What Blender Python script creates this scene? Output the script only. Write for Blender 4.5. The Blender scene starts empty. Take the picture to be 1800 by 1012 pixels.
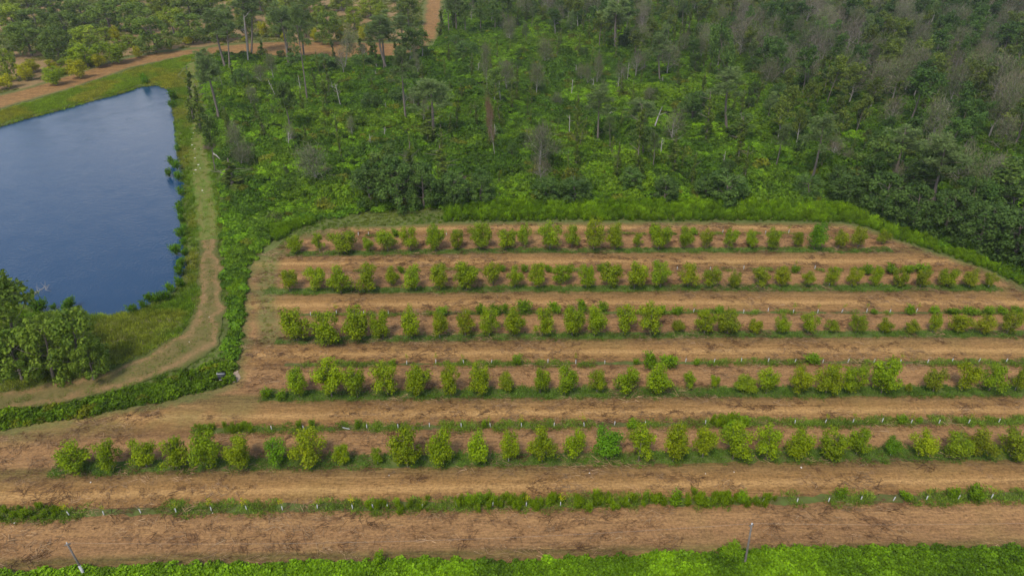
import bpy, math, random
import numpy as np
from mathutils import Vector

# ------------------------------------------------------------ camera, sky, sun, exposure
H, F, PITCH = 62.0, 1200.0, math.radians(33.0)
CP, SP = math.cos(PITCH), math.sin(PITCH)
scene = bpy.context.scene
COL = scene.collection
cam = bpy.data.cameras.new('camera')
cam.sensor_width = 36.0
cam.lens = 36.0 * F / 1800.0
cam.clip_start = 0.5
cam.clip_end = 9000.0
camo = bpy.data.objects.new('camera', cam)
camo.location = (0, 0, H)
camo.rotation_euler = (math.pi / 2 - PITCH, 0, 0)
COL.objects.link(camo)
scene.camera = camo

SUN_EL, SUN_AZ = math.radians(58), math.radians(205)
world = bpy.data.worlds.new("World")
scene.world = world
world.use_nodes = True
wn, wl = world.node_tree.nodes, world.node_tree.links
for n in list(wn):
    wn.remove(n)
wo = wn.new('ShaderNodeOutputWorld')
bg = wn.new('ShaderNodeBackground')
bg.inputs['Strength'].default_value = 0.125
sky = wn.new('ShaderNodeTexSky')
sky.sky_type = 'NISHITA'
sky.sun_disc = False
sky.sun_elevation = SUN_EL
sky.sun_rotation = SUN_AZ
sky.air_density = 1.0
sky.dust_density = 0.6
sky.ozone_density = 1.5
tc = wn.new('ShaderNodeTexCoord')
mp = wn.new('ShaderNodeMapping')
mp.inputs['Scale'].default_value = (1.0, 1.0, 2.2)
mp.inputs['Location'].default_value = (0.35, 0.1, 0.4)
cn = wn.new('ShaderNodeTexNoise')
cn.inputs['Scale'].default_value = 2.1
cn.inputs['Detail'].default_value = 7.0
cn.inputs['Roughness'].default_value = 0.55
cr = wn.new('ShaderNodeValToRGB')
cr.color_ramp.elements[0].position = 0.54
cr.color_ramp.elements[1].position = 0.72
cmix = wn.new('ShaderNodeMix')
cmix.data_type = 'RGBA'
cmix.inputs[7].default_value = (9.2, 9.0, 8.8, 1)
wl.new(tc.outputs['Generated'], mp.inputs['Vector'])
wl.new(mp.outputs[0], cn.inputs['Vector'])
sx = wn.new('ShaderNodeSeparateXYZ')
wl.new(tc.outputs['Generated'], sx.inputs[0])
lowc = wn.new('ShaderNodeMapRange')          # more cloud low over the horizon
lowc.inputs['From Min'].default_value = 0.37
lowc.inputs['From Max'].default_value = 0.28
lowc.inputs['To Min'].default_value = 0.0
lowc.inputs['To Max'].default_value = 0.17
wl.new(sx.outputs[2], lowc.inputs['Value'])
addc = wn.new('ShaderNodeMath')
wl.new(cn.outputs['Fac'], addc.inputs[0])
wl.new(lowc.outputs[0], addc.inputs[1])
wl.new(addc.outputs[0], cr.inputs['Fac'])
wl.new(cr.outputs['Color'], cmix.inputs[0])
wl.new(sky.outputs[0], cmix.inputs[6])
wl.new(cmix.outputs[2], bg.inputs['Color'])
wl.new(bg.outputs[0], wo.inputs[0])

sun = bpy.data.lights.new('sun', 'SUN')
sun.energy = 1.9
sun.angle = math.radians(14)
sun.color = (1.0, 0.95, 0.86)
suno = bpy.data.objects.new('sun', sun)
# direction the light comes from
sd = Vector((math.cos(SUN_EL) * math.sin(SUN_AZ), math.cos(SUN_EL) * math.cos(SUN_AZ), math.sin(SUN_EL)))
suno.rotation_euler = sd.to_track_quat('Z', 'Y').to_euler()
suno.location = (0, 0, 200)
COL.objects.link(suno)

scene.view_settings.view_transform = 'Standard'
scene.view_settings.look = 'None'
scene.view_settings.gamma = 1.0
scene.view_settings.exposure = 0.75
scene.view_settings.use_curve_mapping = False
scene.render.engine = 'CYCLES'
scene.cycles.max_bounces = 5
scene.cycles.diffuse_bounces = 2
scene.cycles.glossy_bounces = 2
scene.cycles.transmission_bounces = 2
scene.cycles.volume_bounces = 0

rng = np.random.default_rng(11)
random.seed(5)


# ------------------------------------------------------------ layout helpers
def P(px, py, z=0.0):
    """point of the level z seen at pixel (px,py) of the 1800x1012 photograph"""
    a = (px - 900.0) / F
    b = (506.0 - py) / F
    dy = CP + b * SP
    dz = -SP + b * CP
    t = (z - H) / dz
    return np.array([a * t, dy * t, z])


def PROJ(x, y, z):
    Z = z - H
    u = y * SP + Z * CP
    w = y * CP - Z * SP
    return 900 + F * x / w, 506 - F * u / w


def height_at(base, ytop):
    k = (506.0 - ytop) / F
    return base[1] * (k * CP - SP) / (CP + k * SP) + H


def mpp(py):
    """metres per photo pixel across, on the ground at row py"""
    return H / ((py + 272.3) * CP)


def WP(poly):
    return np.array([P(x, y)[:2] for x, y in poly])


def inside(poly, X, Y):
    r = np.zeros(X.shape, bool)
    n = len(poly)
    for i in range(n):
        x1, y1 = poly[i]
        x2, y2 = poly[(i + 1) % n]
        c = ((y1 > Y) != (y2 > Y))
        if y2 != y1:
            r ^= c & (X < (x2 - x1) * (Y - y1) / (y2 - y1) + x1)
    return r


def segdist(pts, X, Y, closed=True):
    d = np.full(X.shape, 1e9)
    n = len(pts)
    for i in range(n if closed else n - 1):
        ax, ay = pts[i]
        bx, by = pts[(i + 1) % n]
        vx, vy = bx - ax, by - ay
        L = vx * vx + vy * vy + 1e-9
        t = np.clip(((X - ax) * vx + (Y - ay) * vy) / L, 0, 1)
        d = np.minimum(d, np.hypot(X - ax - t * vx, Y - ay - t * vy))
    return d


def sdist(poly, X, Y):
    d = segdist(poly, X, Y)
    return np.where(inside(poly, X, Y), d, -d)


_pt = np.random.default_rng(3).random((256, 256))


def vnoise(X, Y, s, seed=0):
    x = X / s + seed * 17.3
    y = Y / s + seed * 9.1
    xi = np.floor(x).astype(int)
    yi = np.floor(y).astype(int)
    fx = x - xi
    fy = y - yi
    fx = fx * fx * (3 - 2 * fx)
    fy = fy * fy * (3 - 2 * fy)
    g = lambda a, b: _pt[a % 256, b % 256]
    return (g(xi, yi) * (1 - fx) + g(xi + 1, yi) * fx) * (1 - fy) + (g(xi, yi + 1) * (1 - fx) + g(xi + 1, yi + 1) * fx) * fy


def fbm(X, Y, s, seed=0, oct=3):
    v = 0
    a = 1.0
    t = 0
    for k in range(oct):
        v = v + a * vnoise(X, Y, s / 2 ** k, seed + k * 5)
        t += a
        a *= 0.5
    return v / t


def sstep(x, a, b):
    t = np.clip((x - a) / (b - a), 0, 1)
    return t * t * (3 - 2 * t)


# ------------------------------------------------------------ mesh helpers
def qmesh(name, V, Q, mats, mi=None, attrs=None, smooth=False):
    """mesh of quads from arrays; attrs: {name:(type,domain,array)}"""
    me = bpy.data.meshes.new(name)
    V = np.asarray(V, np.float32).reshape(-1, 3)
    Q = np.asarray(Q, np.int32).reshape(-1, 4)
    me.vertices.add(len(V))
    me.vertices.foreach_set('co', V.ravel())
    me.loops.add(len(Q) * 4)
    me.loops.foreach_set('vertex_index', Q.ravel())
    me.polygons.add(len(Q))
    me.polygons.foreach_set('loop_start', np.arange(0, len(Q) * 4, 4, dtype=np.int32))
    if mi is not None:
        me.polygons.foreach_set('material_index', np.asarray(mi, np.int32))
    if smooth:
        me.polygons.foreach_set('use_smooth', np.ones(len(Q), bool))
    for m in mats:
        me.materials.append(m)
    if attrs:
        for k, (ty, dom, arr) in attrs.items():
            a = me.attributes.new(k, ty, dom)
            a.data.foreach_set('color' if ty == 'FLOAT_COLOR' else 'vector' if ty == 'FLOAT_VECTOR' else 'value', np.asarray(arr, np.float32 if ty != 'INT' else np.int32).ravel())
    me.update(calc_edges=True)
    return me


class MB:
    """collects quads: tubes and leaves"""
    def __init__(s):
        s.V = []
        s.Q = []
        s.T = []
        s.n = 0

    def add(s, V, Q, T):
        V = np.asarray(V, float).reshape(-1, 3)
        Q = np.asarray(Q, int).reshape(-1, 4)
        s.V.append(V)
        s.Q.append(Q + s.n)
        s.T.append(np.broadcast_to(np.asarray(T, float), (len(Q),)))
        s.n += len(V)

    def tube(s, pts, rad, sides=5, t=0.5):
        pts = np.asarray(pts, float)
        rad = np.asarray(rad, float)
        V = []
        for i, p in enumerate(pts):
            d = pts[min(i + 1, len(pts) - 1)] - pts[max(i - 1, 0)]
            d = d / (np.linalg.norm(d) + 1e-9)
            u = np.cross(d, [0.3, 1, 0.1] if abs(d[2]) > 0.8 else [0, 0, 1])
            u /= np.linalg.norm(u) + 1e-9
            w = np.cross(d, u)
            for k in range(sides):
                a = 2 * math.pi * k / sides
                V.append(p + rad[i] * (math.cos(a) * u + math.sin(a) * w))
        Q = []
        for i in range(len(pts) - 1):
            for k in range(sides):
                k2 = (k + 1) % sides
                Q.append((i * sides + k, i * sides + k2, (i + 1) * sides + k2, (i + 1) * sides + k))
        if sides == 4:
            b = (len(pts) - 1) * 4
            Q.append((b, b + 1, b + 2, b + 3))
        elif sides == 6:
            b = (len(pts) - 1) * 6
            Q.append((b, b + 1, b + 2, b + 3))
            Q.append((b, b + 3, b + 4, b + 5))
        s.add(V, Q, t)

    def box(s, c, size, rz=0.0, t=0.5):
        sx, sy, sz = [q / 2 for q in size]
        co, si = math.cos(rz), math.sin(rz)
        V = []
        for z in (-sz, sz):
            for x, y in ((-sx, -sy), (sx, -sy), (sx, sy), (-sx, sy)):
                V.append((c[0] + x * co - y * si, c[1] + x * si + y * co, c[2] + z))
        s.add(V, [(0, 3, 2, 1), (4, 5, 6, 7), (0, 1, 5, 4), (1, 2, 6, 5), (2, 3, 7, 6), (3, 0, 4, 7)], t)

    def leaves(s, C, N, size, asp=0.55, T=None, R=None):
        """rhombic leaves at C facing N"""
        R = R or rng
        C = np.asarray(C, float)
        n = len(C)
        N = N / (np.linalg.norm(N, axis=1, keepdims=True) + 1e-9)
        r = R.normal(size=(n, 3))
        u = np.cross(N, r)
        u /= np.linalg.norm(u, axis=1, keepdims=True) + 1e-9
        w = np.cross(N, u)
        L = np.broadcast_to(size, (n,))[:, None]
        a = C - u * L * 0.5
        b = C + w * L * 0.5 * asp + N * L * 0.06
        c = C + u * L * 0.5
        d = C - w * L * 0.5 * asp - N * L * 0.06
        V = np.stack([a, b, c, d], 1).reshape(-1, 3)
        Q = np.arange(n * 4).reshape(-1, 4)
        if T is None:
            T = R.random(n)
        s.V.append(V)
        s.Q.append(Q + s.n)
        s.T.append(T)
        s.n += n * 4

    def blades(s, C, D, L, W, T):
        """thin upright blades from C along D"""
        n = len(C)
        D = D / (np.linalg.norm(D, axis=1, keepdims=True) + 1e-9)
        r = rng.normal(size=(n, 3))
        u = np.cross(D, r)
        u /= np.linalg.norm(u, axis=1, keepdims=True) + 1e-9
        L = np.broadcast_to(L, (n,))[:, None]
        W = np.broadcast_to(W, (n,))[:, None]
        V = np.stack([C - u * W * .35, C + u * W * .35, C + D * L * .62 + u * W * .5, C + D * L], 1)
        V2 = V.reshape(-1, 3)
        s.V.append(V2)
        s.Q.append(np.arange(n * 4).reshape(-1, 4) + s.n)
        s.T.append(np.broadcast_to(T, (n,)))
        s.n += n * 4

    def mesh(s, name, mats, smooth=False):
        return qmesh(name, np.concatenate(s.V), np.concatenate(s.Q), mats,
                     attrs={'tint': ('FLOAT', 'FACE', np.concatenate(s.T))}, smooth=smooth)


def link(name, me, parent=None, loc=None):
    o = bpy.data.objects.new(name, me)
    COL.objects.link(o)
    if parent is not None:
        o.parent = parent
    if loc is not None:
        o.location = loc
    return o


def tag(o, label, cat, group=None, kind=None):
    if label:
        o['label'] = label
    if cat:
        o['category'] = cat
    if group:
        o['group'] = group
    if kind:
        o['kind'] = kind
    return o


# ------------------------------------------------------------ materials
def newmat(name):
    m = bpy.data.materials.new(name)
    m.use_nodes = True
    nt = m.node_tree
    for n in list(nt.nodes):
        nt.nodes.remove(n)
    return m, nt.nodes, nt.links


def node(N, kind, **kw):
    n = N.new(kind)
    for k, v in kw.items():
        setattr(n, k, v)
    return n


def mixc(N, L, fac, a, b, mode='MIX'):
    m = N.new('ShaderNodeMix')
    m.data_type = 'RGBA'
    m.blend_type = mode
    for sock, v in ((0, fac), (6, a), (7, b)):
        if hasattr(v, 'is_output'):
            L.new(v, m.inputs[sock])
        elif isinstance(v, (int, float)):
            m.inputs[sock].default_value = v
        else:
            m.inputs[sock].default_value = (*v, 1)
    return m.outputs[2]


def math_(N, L, op, a, b=None, c=None, clamp=False):
    m = N.new('ShaderNodeMath')
    m.operation = op
    m.use_clamp = clamp
    for i, v in enumerate((a, b, c)):
        if v is None:
            continue
        if hasattr(v, 'is_output'):
            L.new(v, m.inputs[i])
        else:
            m.inputs[i].default_value = v
    return m.outputs[0]


def ramp(N, L, x, pts):
    r = N.new('ShaderNodeValToRGB')
    el = r.color_ramp.elements
    while len(el) > 1:
        el.remove(el[-1])
    el[0].position = pts[0][0]
    el[0].color = (*pts[0][1], 1) if not isinstance(pts[0][1], float) else (pts[0][1],) * 3 + (1,)
    for p, c in pts[1:]:
        e = el.new(p)
        e.color = (*c, 1) if not isinstance(c, float) else (c, c, c, 1)
    L.new(x, r.inputs[0])
    return r.outputs[0]


def noise(N, L, vec, scale, detail=4.0, rough=0.55, dist=0.0):
    n = N.new('ShaderNodeTexNoise')
    n.inputs['Scale'].default_value = scale
    n.inputs['Detail'].default_value = detail
    n.inputs['Roughness'].default_value = rough
    n.inputs['Distortion'].default_value = dist
    if vec is not None:
        L.new(vec, n.inputs['Vector'])
    return n.outputs['Fac']


def attr(N, name, inst=False):
    a = N.new('ShaderNodeAttribute')
    a.attribute_name = name
    if inst:
        a.attribute_type = 'INSTANCER'
    return a


def leafmat(name, dark, light, inst=False, transl=0.28, spec=0.12, var=0.25):
    """leaves: dark..light by each leaf's own tint, multiplied by the plant's own colour"""
    m, N, L = newmat(name)
    t = attr(N, 'tint').outputs['Fac']
    if name == 'dry_twig':
        isl = math_(N, L, 'GREATER_THAN', t, 1.5)
        c = mixc(N, L, isl, mixc(N, L, t, dark, light), mixc(N, L, math_(N, L, 'SUBTRACT', t, 2.0), (0.05, 0.075, 0.02), (0.14, 0.17, 0.05)))
    else:
        c = mixc(N, L, t, dark, light)
    if inst:
        pc = attr(N, 'tcol', True).outputs['Color']
    else:
        pc = N.new('ShaderNodeObjectInfo').outputs['Color']
    c = mixc(N, L, 1.0, c, pc, 'MULTIPLY')
    oi = N.new('ShaderNodeObjectInfo').outputs['Random']
    v = math_(N, L, 'MULTIPLY_ADD', oi, var, 1 - var / 2)
    hv = N.new('ShaderNodeHueSaturation')
    L.new(c, hv.inputs['Color'])
    L.new(v, hv.inputs['Value'])
    b = N.new('ShaderNodeBsdfPrincipled')
    b.inputs['Roughness'].default_value = 0.55
    b.inputs['Specular IOR Level'].default_value = spec
    L.new(hv.outputs[0], b.inputs['Base Color'])
    out = N.new('ShaderNodeOutputMaterial')
    if transl > 0:
        tr = N.new('ShaderNodeBsdfTranslucent')
        L.new(hv.outputs[0], tr.inputs['Color'])
        ms = N.new('ShaderNodeMixShader')
        ms.inputs[0].default_value = transl
        L.new(b.outputs[0], ms.inputs[1])
        L.new(tr.outputs[0], ms.inputs[2])
        L.new(ms.outputs[0], out.inputs[0])
    else:
        L.new(b.outputs[0], out.inputs[0])
    return m


def plainmat(name, c1, c2, scale=3.0, rough=0.85, spec=0.2, bump=0.0, stretch=(1, 1, 1)):
    m, N, L = newmat(name)
    tcn = N.new('ShaderNodeTexCoord')
    mpn = N.new('ShaderNodeMapping')
    mpn.inputs['Scale'].default_value = stretch
    L.new(tcn.outputs['Object'], mpn.inputs[0])
    f = noise(N, L, mpn.outputs[0], scale, 5)
    f = math_(N, L, 'MULTIPLY_ADD', f, 2.2, -0.6, clamp=True)
    c = mixc(N, L, f, c1, c2)
    b = N.new('ShaderNodeBsdfPrincipled')
    b.inputs['Roughness'].default_value = rough
    b.inputs['Specular IOR Level'].default_value = spec
    L.new(c, b.inputs['Base Color'])
    if bump:
        bp = N.new('ShaderNodeBump')
        bp.inputs['Strength'].default_value = bump
        L.new(f, bp.inputs['Height'])
        L.new(bp.outputs[0], b.inputs['Normal'])
    out = N.new('ShaderNodeOutputMaterial')
    L.new(b.outputs[0], out.inputs[0])
    return m


M_pecan = leafmat('pecan_leaf', (0.070, 0.125, 0.003), (0.31, 0.40, 0.006))
M_forest = leafmat('forest_leaf', (0.030, 0.065, 0.010), (0.115, 0.175, 0.030))
M_pine = leafmat('pine_needle', (0.060, 0.085, 0.030), (0.16, 0.20, 0.07))
M_twig = leafmat('dry_twig', (0.095, 0.080, 0.050), (0.21, 0.18, 0.125), transl=0.0)
M_dead = leafmat('dead_leaf', (0.11, 0.060, 0.032), (0.26, 0.16, 0.09), transl=0.1)
M_shrub_i = leafmat('thicket_leaf', (0.040, 0.090, 0.004), (0.185, 0.29, 0.009), inst=True, var=0.6)
M_weed_i = leafmat('weed_leaf', (0.055, 0.110, 0.002), (0.19, 0.30, 0.005), inst=True, var=0.35)
M_grass_i = leafmat('grass_blade', (0.060, 0.095, 0.010), (0.18, 0.24, 0.028), inst=True, var=0.4)
M_straw_i = leafmat('straw_blade', (0.17, 0.095, 0.045), (0.42, 0.27, 0.135), inst=True, var=0.4, transl=0.1)
M_bark = plainmat('bark', (0.10, 0.078, 0.058), (0.22, 0.18, 0.14), 6, bump=0.4, stretch=(3, 3, .6))
M_palebark = plainmat('pale_bark', (0.22, 0.19, 0.155), (0.42, 0.38, 0.32), 6, bump=0.4, stretch=(3, 3, .5))
M_guard = plainmat('white_plastic', (0.34, 0.33, 0.30), (0.50, 0.49, 0.46), 5, rough=0.5)
M_wood = plainmat('pole_wood', (0.10, 0.085, 0.07), (0.20, 0.17, 0.14), 5, bump=0.3, stretch=(4, 4, .4))
M_metal = plainmat('galvanised_metal', (0.45, 0.46, 0.47), (0.62, 0.63, 0.64), 8, rough=0.4)
M_dark = plainmat('dark_steel', (0.03, 0.03, 0.035), (0.07, 0.07, 0.075), 8, rough=0.6)
M_rock = plainmat('pale_stone', (0.50, 0.44, 0.36), (0.78, 0.72, 0.62), 2, bump=0.4)
M_wire = plainmat('wire_metal', (0.30, 0.27, 0.22), (0.42, 0.38, 0.32), 8, rough=0.5)

# ------------------------------------------------------------ regions, in photograph pixels
POND = [(-330, 235), (-60, 232), (0, 221), (50, 206), (110, 191), (160, 176), (210, 164), (248, 151), (272, 149), (296, 157),
        (304, 190), (307, 235), (311, 262), (318, 300), (320, 340), (316, 380), (321, 420), (323, 460), (317, 490),
        (304, 510), (270, 527), (240, 541), (190, 550), (150, 549), (132, 541), (100, 546), (62, 541), (48, 528),
        (0, 528), (-120, 522), (-330, 505)]
FIELD = [(548, 404), (610, 399), (700, 397), (780, 393), (1000, 391), (1300, 391), (1480, 393), (1540, 408), (1570, 421), (1650, 446),
         (1740, 477), (1800, 508), (1880, 548), (2050, 640), (2350, 800), (2700, 1150), (900, 1210), (-900, 1200), (-700, 900),
         (-320, 800), (0, 757), (80, 742), (150, 731), (300, 702), (406, 677), (412, 650), (424, 622), (427, 540), (432, 492), (446, 458),
         (490, 430), (522, 414)]
CROP = [(-500, 1090), (0, 1013), (80, 1009), (160, 1001), (300, 1000), (450, 998), (560, 993), (700, 991), (900, 990), (1050, 985), (1150, 980),
        (1300, 971), (1450, 968), (1800, 965), (2300, 960), (2500, 1200), (900, 1260), (-700, 1260)]
TRACK = [(346, 415), (384, 415), (392, 470), (398, 530), (396, 575), (380, 606), (330, 645), (240, 676), (140, 702), (40, 722),
         (-60, 742), (-300, 800), (-380, 770), (-100, 705), (0, 690), (90, 674), (180, 652), (260, 622), (315, 590), (340, 550), (348, 510), (346, 460)]
BANK_TRACK = [(330, 150), (326, 112), (346, 108), (350, 150), (356, 228), (370, 280), (380, 340), (388, 420), (346, 422), (338, 350), (334, 290), (335, 228)]
DITCH = [(410, 640), (414, 672), (300, 701), (150, 730), (0, 753), (-250, 800), (-250, 775), (0, 727), (60, 722), (140, 708), (240, 684), (330, 656), (380, 640)]
FAR_ROAD = [(-200, 225), (-200, 190), (0, 168), (60, 152), (130, 130), (200, 108), (280, 92), (360, 84), (440, 76), (520, 74), (610, 74), (700, 76), (735, 76), (742, 40),
            (748, 0), (750, -12), (782, -12), (776, 30), (770, 66), (740, 92), (690, 100), (600, 102), (500, 101), (420, 97), (340, 97), (300, 104), (230, 121), (170, 142),
            (100, 164), (30, 184), (0, 193)]
THICKET = [(372, 232), (362, 180), (352, 120), (372, 98), (470, 104), (600, 107), (700, 106), (765, 82), (774, 66), (784, 25), (790, -18), (2050, -18),
           (2300, 200), (2100, 600), (1880, 540), (1800, 500), (1740, 470), (1650, 436), (1570, 405), (1490, 376), (1300, 364),
           (900, 364), (782, 366), (640, 374), (560, 388), (500, 402), (462, 432), (436, 470), (428, 520), (424, 600), (414, 636),
           (402, 630), (404, 560), (398, 480), (392, 420), (392, 350), (384, 290)]
HEDGE = [(776, 391), (782, 364), (900, 360), (1100, 358), (1400, 360), (1490, 368), (1560, 392), (1650, 428), (1750, 468), (1830, 505),
         (1870, 540), (1800, 507), (1740, 476), (1650, 445), (1565, 418), (1530, 402), (1480, 391), (1300, 389), (1000, 389)]
ORCH = [(-300, 200), (0, 166), (60, 150), (130, 128), (200, 105), (280, 90), (360, 82), (440, 74), (735, 72), (742, 40), (746, -18), (-500, -18)]
# grown and young tree rows, from the camera outwards (v = 0, 1, 2 ...)
ROWS = [
    [(-300, 912), (100, 903), (400, 894), (800, 888), (1300, 880), (1800, 872), (2300, 864)],
    [(-300, 838), (120, 827), (420, 820), (900, 813), (1300, 807), (1800, 802), (2300, 797)],
    [(-300, 768), (380, 757), (600, 753), (900, 749), (1300, 745), (1800, 742), (2300, 739)],
    [(-300, 706), (500, 697), (900, 692), (1300, 690), (1800, 688), (2300, 686)],
    [(-300, 645), (520, 641), (900, 639), (1300, 637), (1800, 637), (2300, 637)],
    [(-300, 601), (500, 599), (900, 592), (1300, 588), (1800, 587), (2300, 586)],
    [(-300, 556), (500, 554), (900, 550), (1300, 549), (1800, 550), (2300, 551)],
    [(-300, 515), (500, 512), (900, 508), (1300, 506), (1800, 506), (2300, 506)],
    [(-300, 480), (500, 477), (900, 474), (1300, 474), (1800, 474), (2300, 474)],
    [(-300, 447), (500, 445), (900, 439), (1300, 438), (1600, 438), (2300, 438)],
    [(-300, 418), (500, 416), (900, 411), (1300, 411), (1800, 411), (2300, 411)],
]
ROWW = [WP(r) for r in ROWS]


def v_of(X, Y):
    """continuous row coordinate of world points"""
    ys = np.stack([np.interp(X, r[:, 0], r[:, 1]) for r in ROWW], 0)
    v = np.full(X.shape, 0.0)
    for i in range(len(ROWS) - 1):
        a, b = ys[i], ys[i + 1]
        k = (Y >= a) & (Y < b)
        v = np.where(k, i + (Y - a) / (b - a), v)
    v = np.where(Y < ys[0], (Y - ys[0]) / 6.1, v)
    v = np.where(Y >= ys[-1], 10 + (Y - ys[-1]) / 6.1, v)
    return v


# ------------------------------------------------------------ terrain
def thicket_height(X, Y):
    s = sdist(WP(THICKET), X, Y)
    m = sstep(s, 0.5, 7.0)
    n = fbm(X, Y, 9.0, 2) - 0.35
    return m * np.clip(n * 6.5, 0, 3.6)


def axis(lo, hi, step, far):
    a = list(np.arange(lo, hi + 1e-6, step))
    s = step
    x = hi
    while x < far:
        s *= 1.5
        x += s
        a.append(x)
    s = step
    x = lo
    pre = []
    while x > -far:
        s *= 1.5
        x -= s
        pre.append(x)
    return np.array(pre[::-1] + a)


def build_ground():
    xs = axis(-262, 262, 0.85, 4500)
    ys = axis(30, 380, 0.85, 4500)
    X, Y = np.meshgrid(xs, ys)
    Z = np.zeros_like(X)
    near = (np.abs(X) < 300) & (Y > 0) & (Y < 420)
    xx, yy = X[near], Y[near]
    z = thicket_height(xx, yy)
    ps = sdist(WP(POND), xx, yy) + (fbm(xx, yy, 2.4, 4) - 0.5) * 1.6
    z = np.where(ps > -1.2, np.minimum(z, -0.55 * (ps + 1.2)), z)
    z = np.maximum(z, -1.6)
    dd = sdist(WP(DITCH), xx, yy)
    z -= sstep(dd, 0.0, 1.5) * 0.5
    fs = sdist(WP(FIELD), xx, yy)
    z -= sstep(fs, 0.3, 2.0) * 0.12
    z += (fbm(xx, yy, 3.0, 8) - 0.5) * 0.18 * (fs < -0.5) * (ps < -2)
    Z[near] = z
    # natural colour of each zone of the ground
    C = np.zeros(X.shape + (4,))
    C[...] = (0.045, 0.070, 0.018, 1)
    c = np.zeros((len(xx), 3))
    c[:] = (0.105, 0.120, 0.030)
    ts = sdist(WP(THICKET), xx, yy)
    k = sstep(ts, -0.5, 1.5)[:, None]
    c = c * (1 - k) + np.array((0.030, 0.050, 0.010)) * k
    og = sdist(WP(ORCH), xx, yy) + (fbm(xx, yy, 6, 3) - .5) * 5
    k = sstep(og, -0.5, 2.0)[:, None]
    f = sstep(fbm(xx, yy * 0.6, 9, 6), 0.40, 0.62)[:, None]
    orc = np.array((0.24, 0.155, 0.065)) * (1 - f) + np.array((0.115, 0.125, 0.035)) * f
    c = c * (1 - k) + orc * k
    # bank grass near the water
    k = (sstep(ps, -14, -9) * (1 - sstep(ps, -3.5, -1.0)) * (1 - sstep(ts, -2, 0)))[:, None]
    f = sstep(fbm(xx, yy, 7, 9), 0.35, 0.6)[:, None]
    bank = np.array((0.145, 0.135, 0.045)) * (1 - f) + np.array((0.085, 0.135, 0.018)) * f
    c = c * (1 - k) + bank * k
    k = sstep(ps, -1.6, 0.2)[:, None]
    c = c * (1 - k) + np.array((0.045, 0.040, 0.020)) * k
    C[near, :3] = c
    nx, ny = len(xs), len(ys)
    idx = np.arange(nx * ny).reshape(ny, nx)
    Q = np.stack([idx[:-1, :-1], idx[:-1, 1:], idx[1:, 1:], idx[1:, :-1]], -1).reshape(-1, 4)
    m, N, L = newmat('ground_cover')
    geo = N.new('ShaderNodeNewGeometry').outputs['Position']
    base = attr(N, 'zone').outputs['Color']
    n1 = noise(N, L, geo, 1.1, 6, 0.7)
    n2 = noise(N, L, geo, 0.16, 4, 0.6)
    v = math_(N, L, 'MULTIPLY_ADD', n1, 1.5, 0.25)
    v2 = math_(N, L, 'MULTIPLY_ADD', n2, 1.0, 0.5)
    v = math_(N, L, 'MULTIPLY', v, v2)
    cc = N.new('ShaderNodeCombineColor')
    for i in range(3):
        L.new(v, cc.inputs[i])
    col = mixc(N, L, 1.0, base, cc.outputs[0], 'MULTIPLY')
    b = N.new('ShaderNodeBsdfPrincipled')
    b.inputs['Roughness'].default_value = 0.95
    b.inputs['Specular IOR Level'].default_value = 0.1
    L.new(col, b.inputs['Base Color'])
    bp = N.new('ShaderNodeBump')
    bp.inputs['Strength'].default_value = 0.5
    bp.inputs['Distance'].default_value = 0.15
    L.new(n1, bp.inputs['Height'])
    L.new(bp.outputs[0], b.inputs['Normal'])
    L.new(b.outputs[0], N.new('ShaderNodeOutputMaterial').inputs[0])
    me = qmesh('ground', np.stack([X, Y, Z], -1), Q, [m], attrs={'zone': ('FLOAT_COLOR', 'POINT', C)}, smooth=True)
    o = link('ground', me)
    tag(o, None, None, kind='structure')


def patch(name, polyw, z, res, mat, wob=0.4, wobs=2.0, seed=0, extra=None, zf=None, grow=None):
    """a sheet that fills a polygon with a slightly ragged edge; stores its inside distance"""
    lo = polyw.min(0) - res * 2
    hi = polyw.max(0) + res * 2
    lo = np.maximum(lo, [-330, 20])
    hi = np.minimum(hi, [330, 400])
    xs = np.arange(lo[0], hi[0], res)
    ys = np.arange(lo[1], hi[1], res)
    X, Y = np.meshgrid(xs, ys)
    S = sdist(polyw, X, Y) + (fbm(X, Y, wobs, seed) - 0.5) * 2 * wob
    nx, ny = len(xs), len(ys)
    gy, gx = np.gradient(S, res)
    g = np.hypot(gx, gy) + 1e-6
    out = S < 0
    sh = np.where(out, np.minimum(-S, 1.5 * res) / np.maximum(g, 0.5), 0)
    X2 = X + gx / g * sh
    Y2 = Y + gy / g * sh
    ins = ~out
    keep = ins[:-1, :-1] | ins[:-1, 1:] | ins[1:, :-1] | ins[1:, 1:]
    idx = np.arange(nx * ny).reshape(ny, nx)
    Q = np.stack([idx[:-1, :-1], idx[:-1, 1:], idx[1:, 1:], idx[1:, :-1]], -1)[keep]
    used = np.unique(Q)
    rem = np.zeros(nx * ny, int)
    rem[used] = np.arange(len(used))
    Z = np.full(X.shape, z) if zf is None else zf(X2, Y2) + z
    V = np.stack([X2, Y2, Z], -1).reshape(-1, 3)[used]
    at = {'inner': ('FLOAT', 'POINT', np.maximum(S, 0).reshape(-1)[used])}
    if extra:
        for k, fn in extra.items():
            at[k] = ('FLOAT', 'POINT', fn(V[:, 0], V[:, 1]))
    me = qmesh(name, V, rem[Q], [mat], attrs=at, smooth=True)
    o = link(name, me)
    return o


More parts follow.
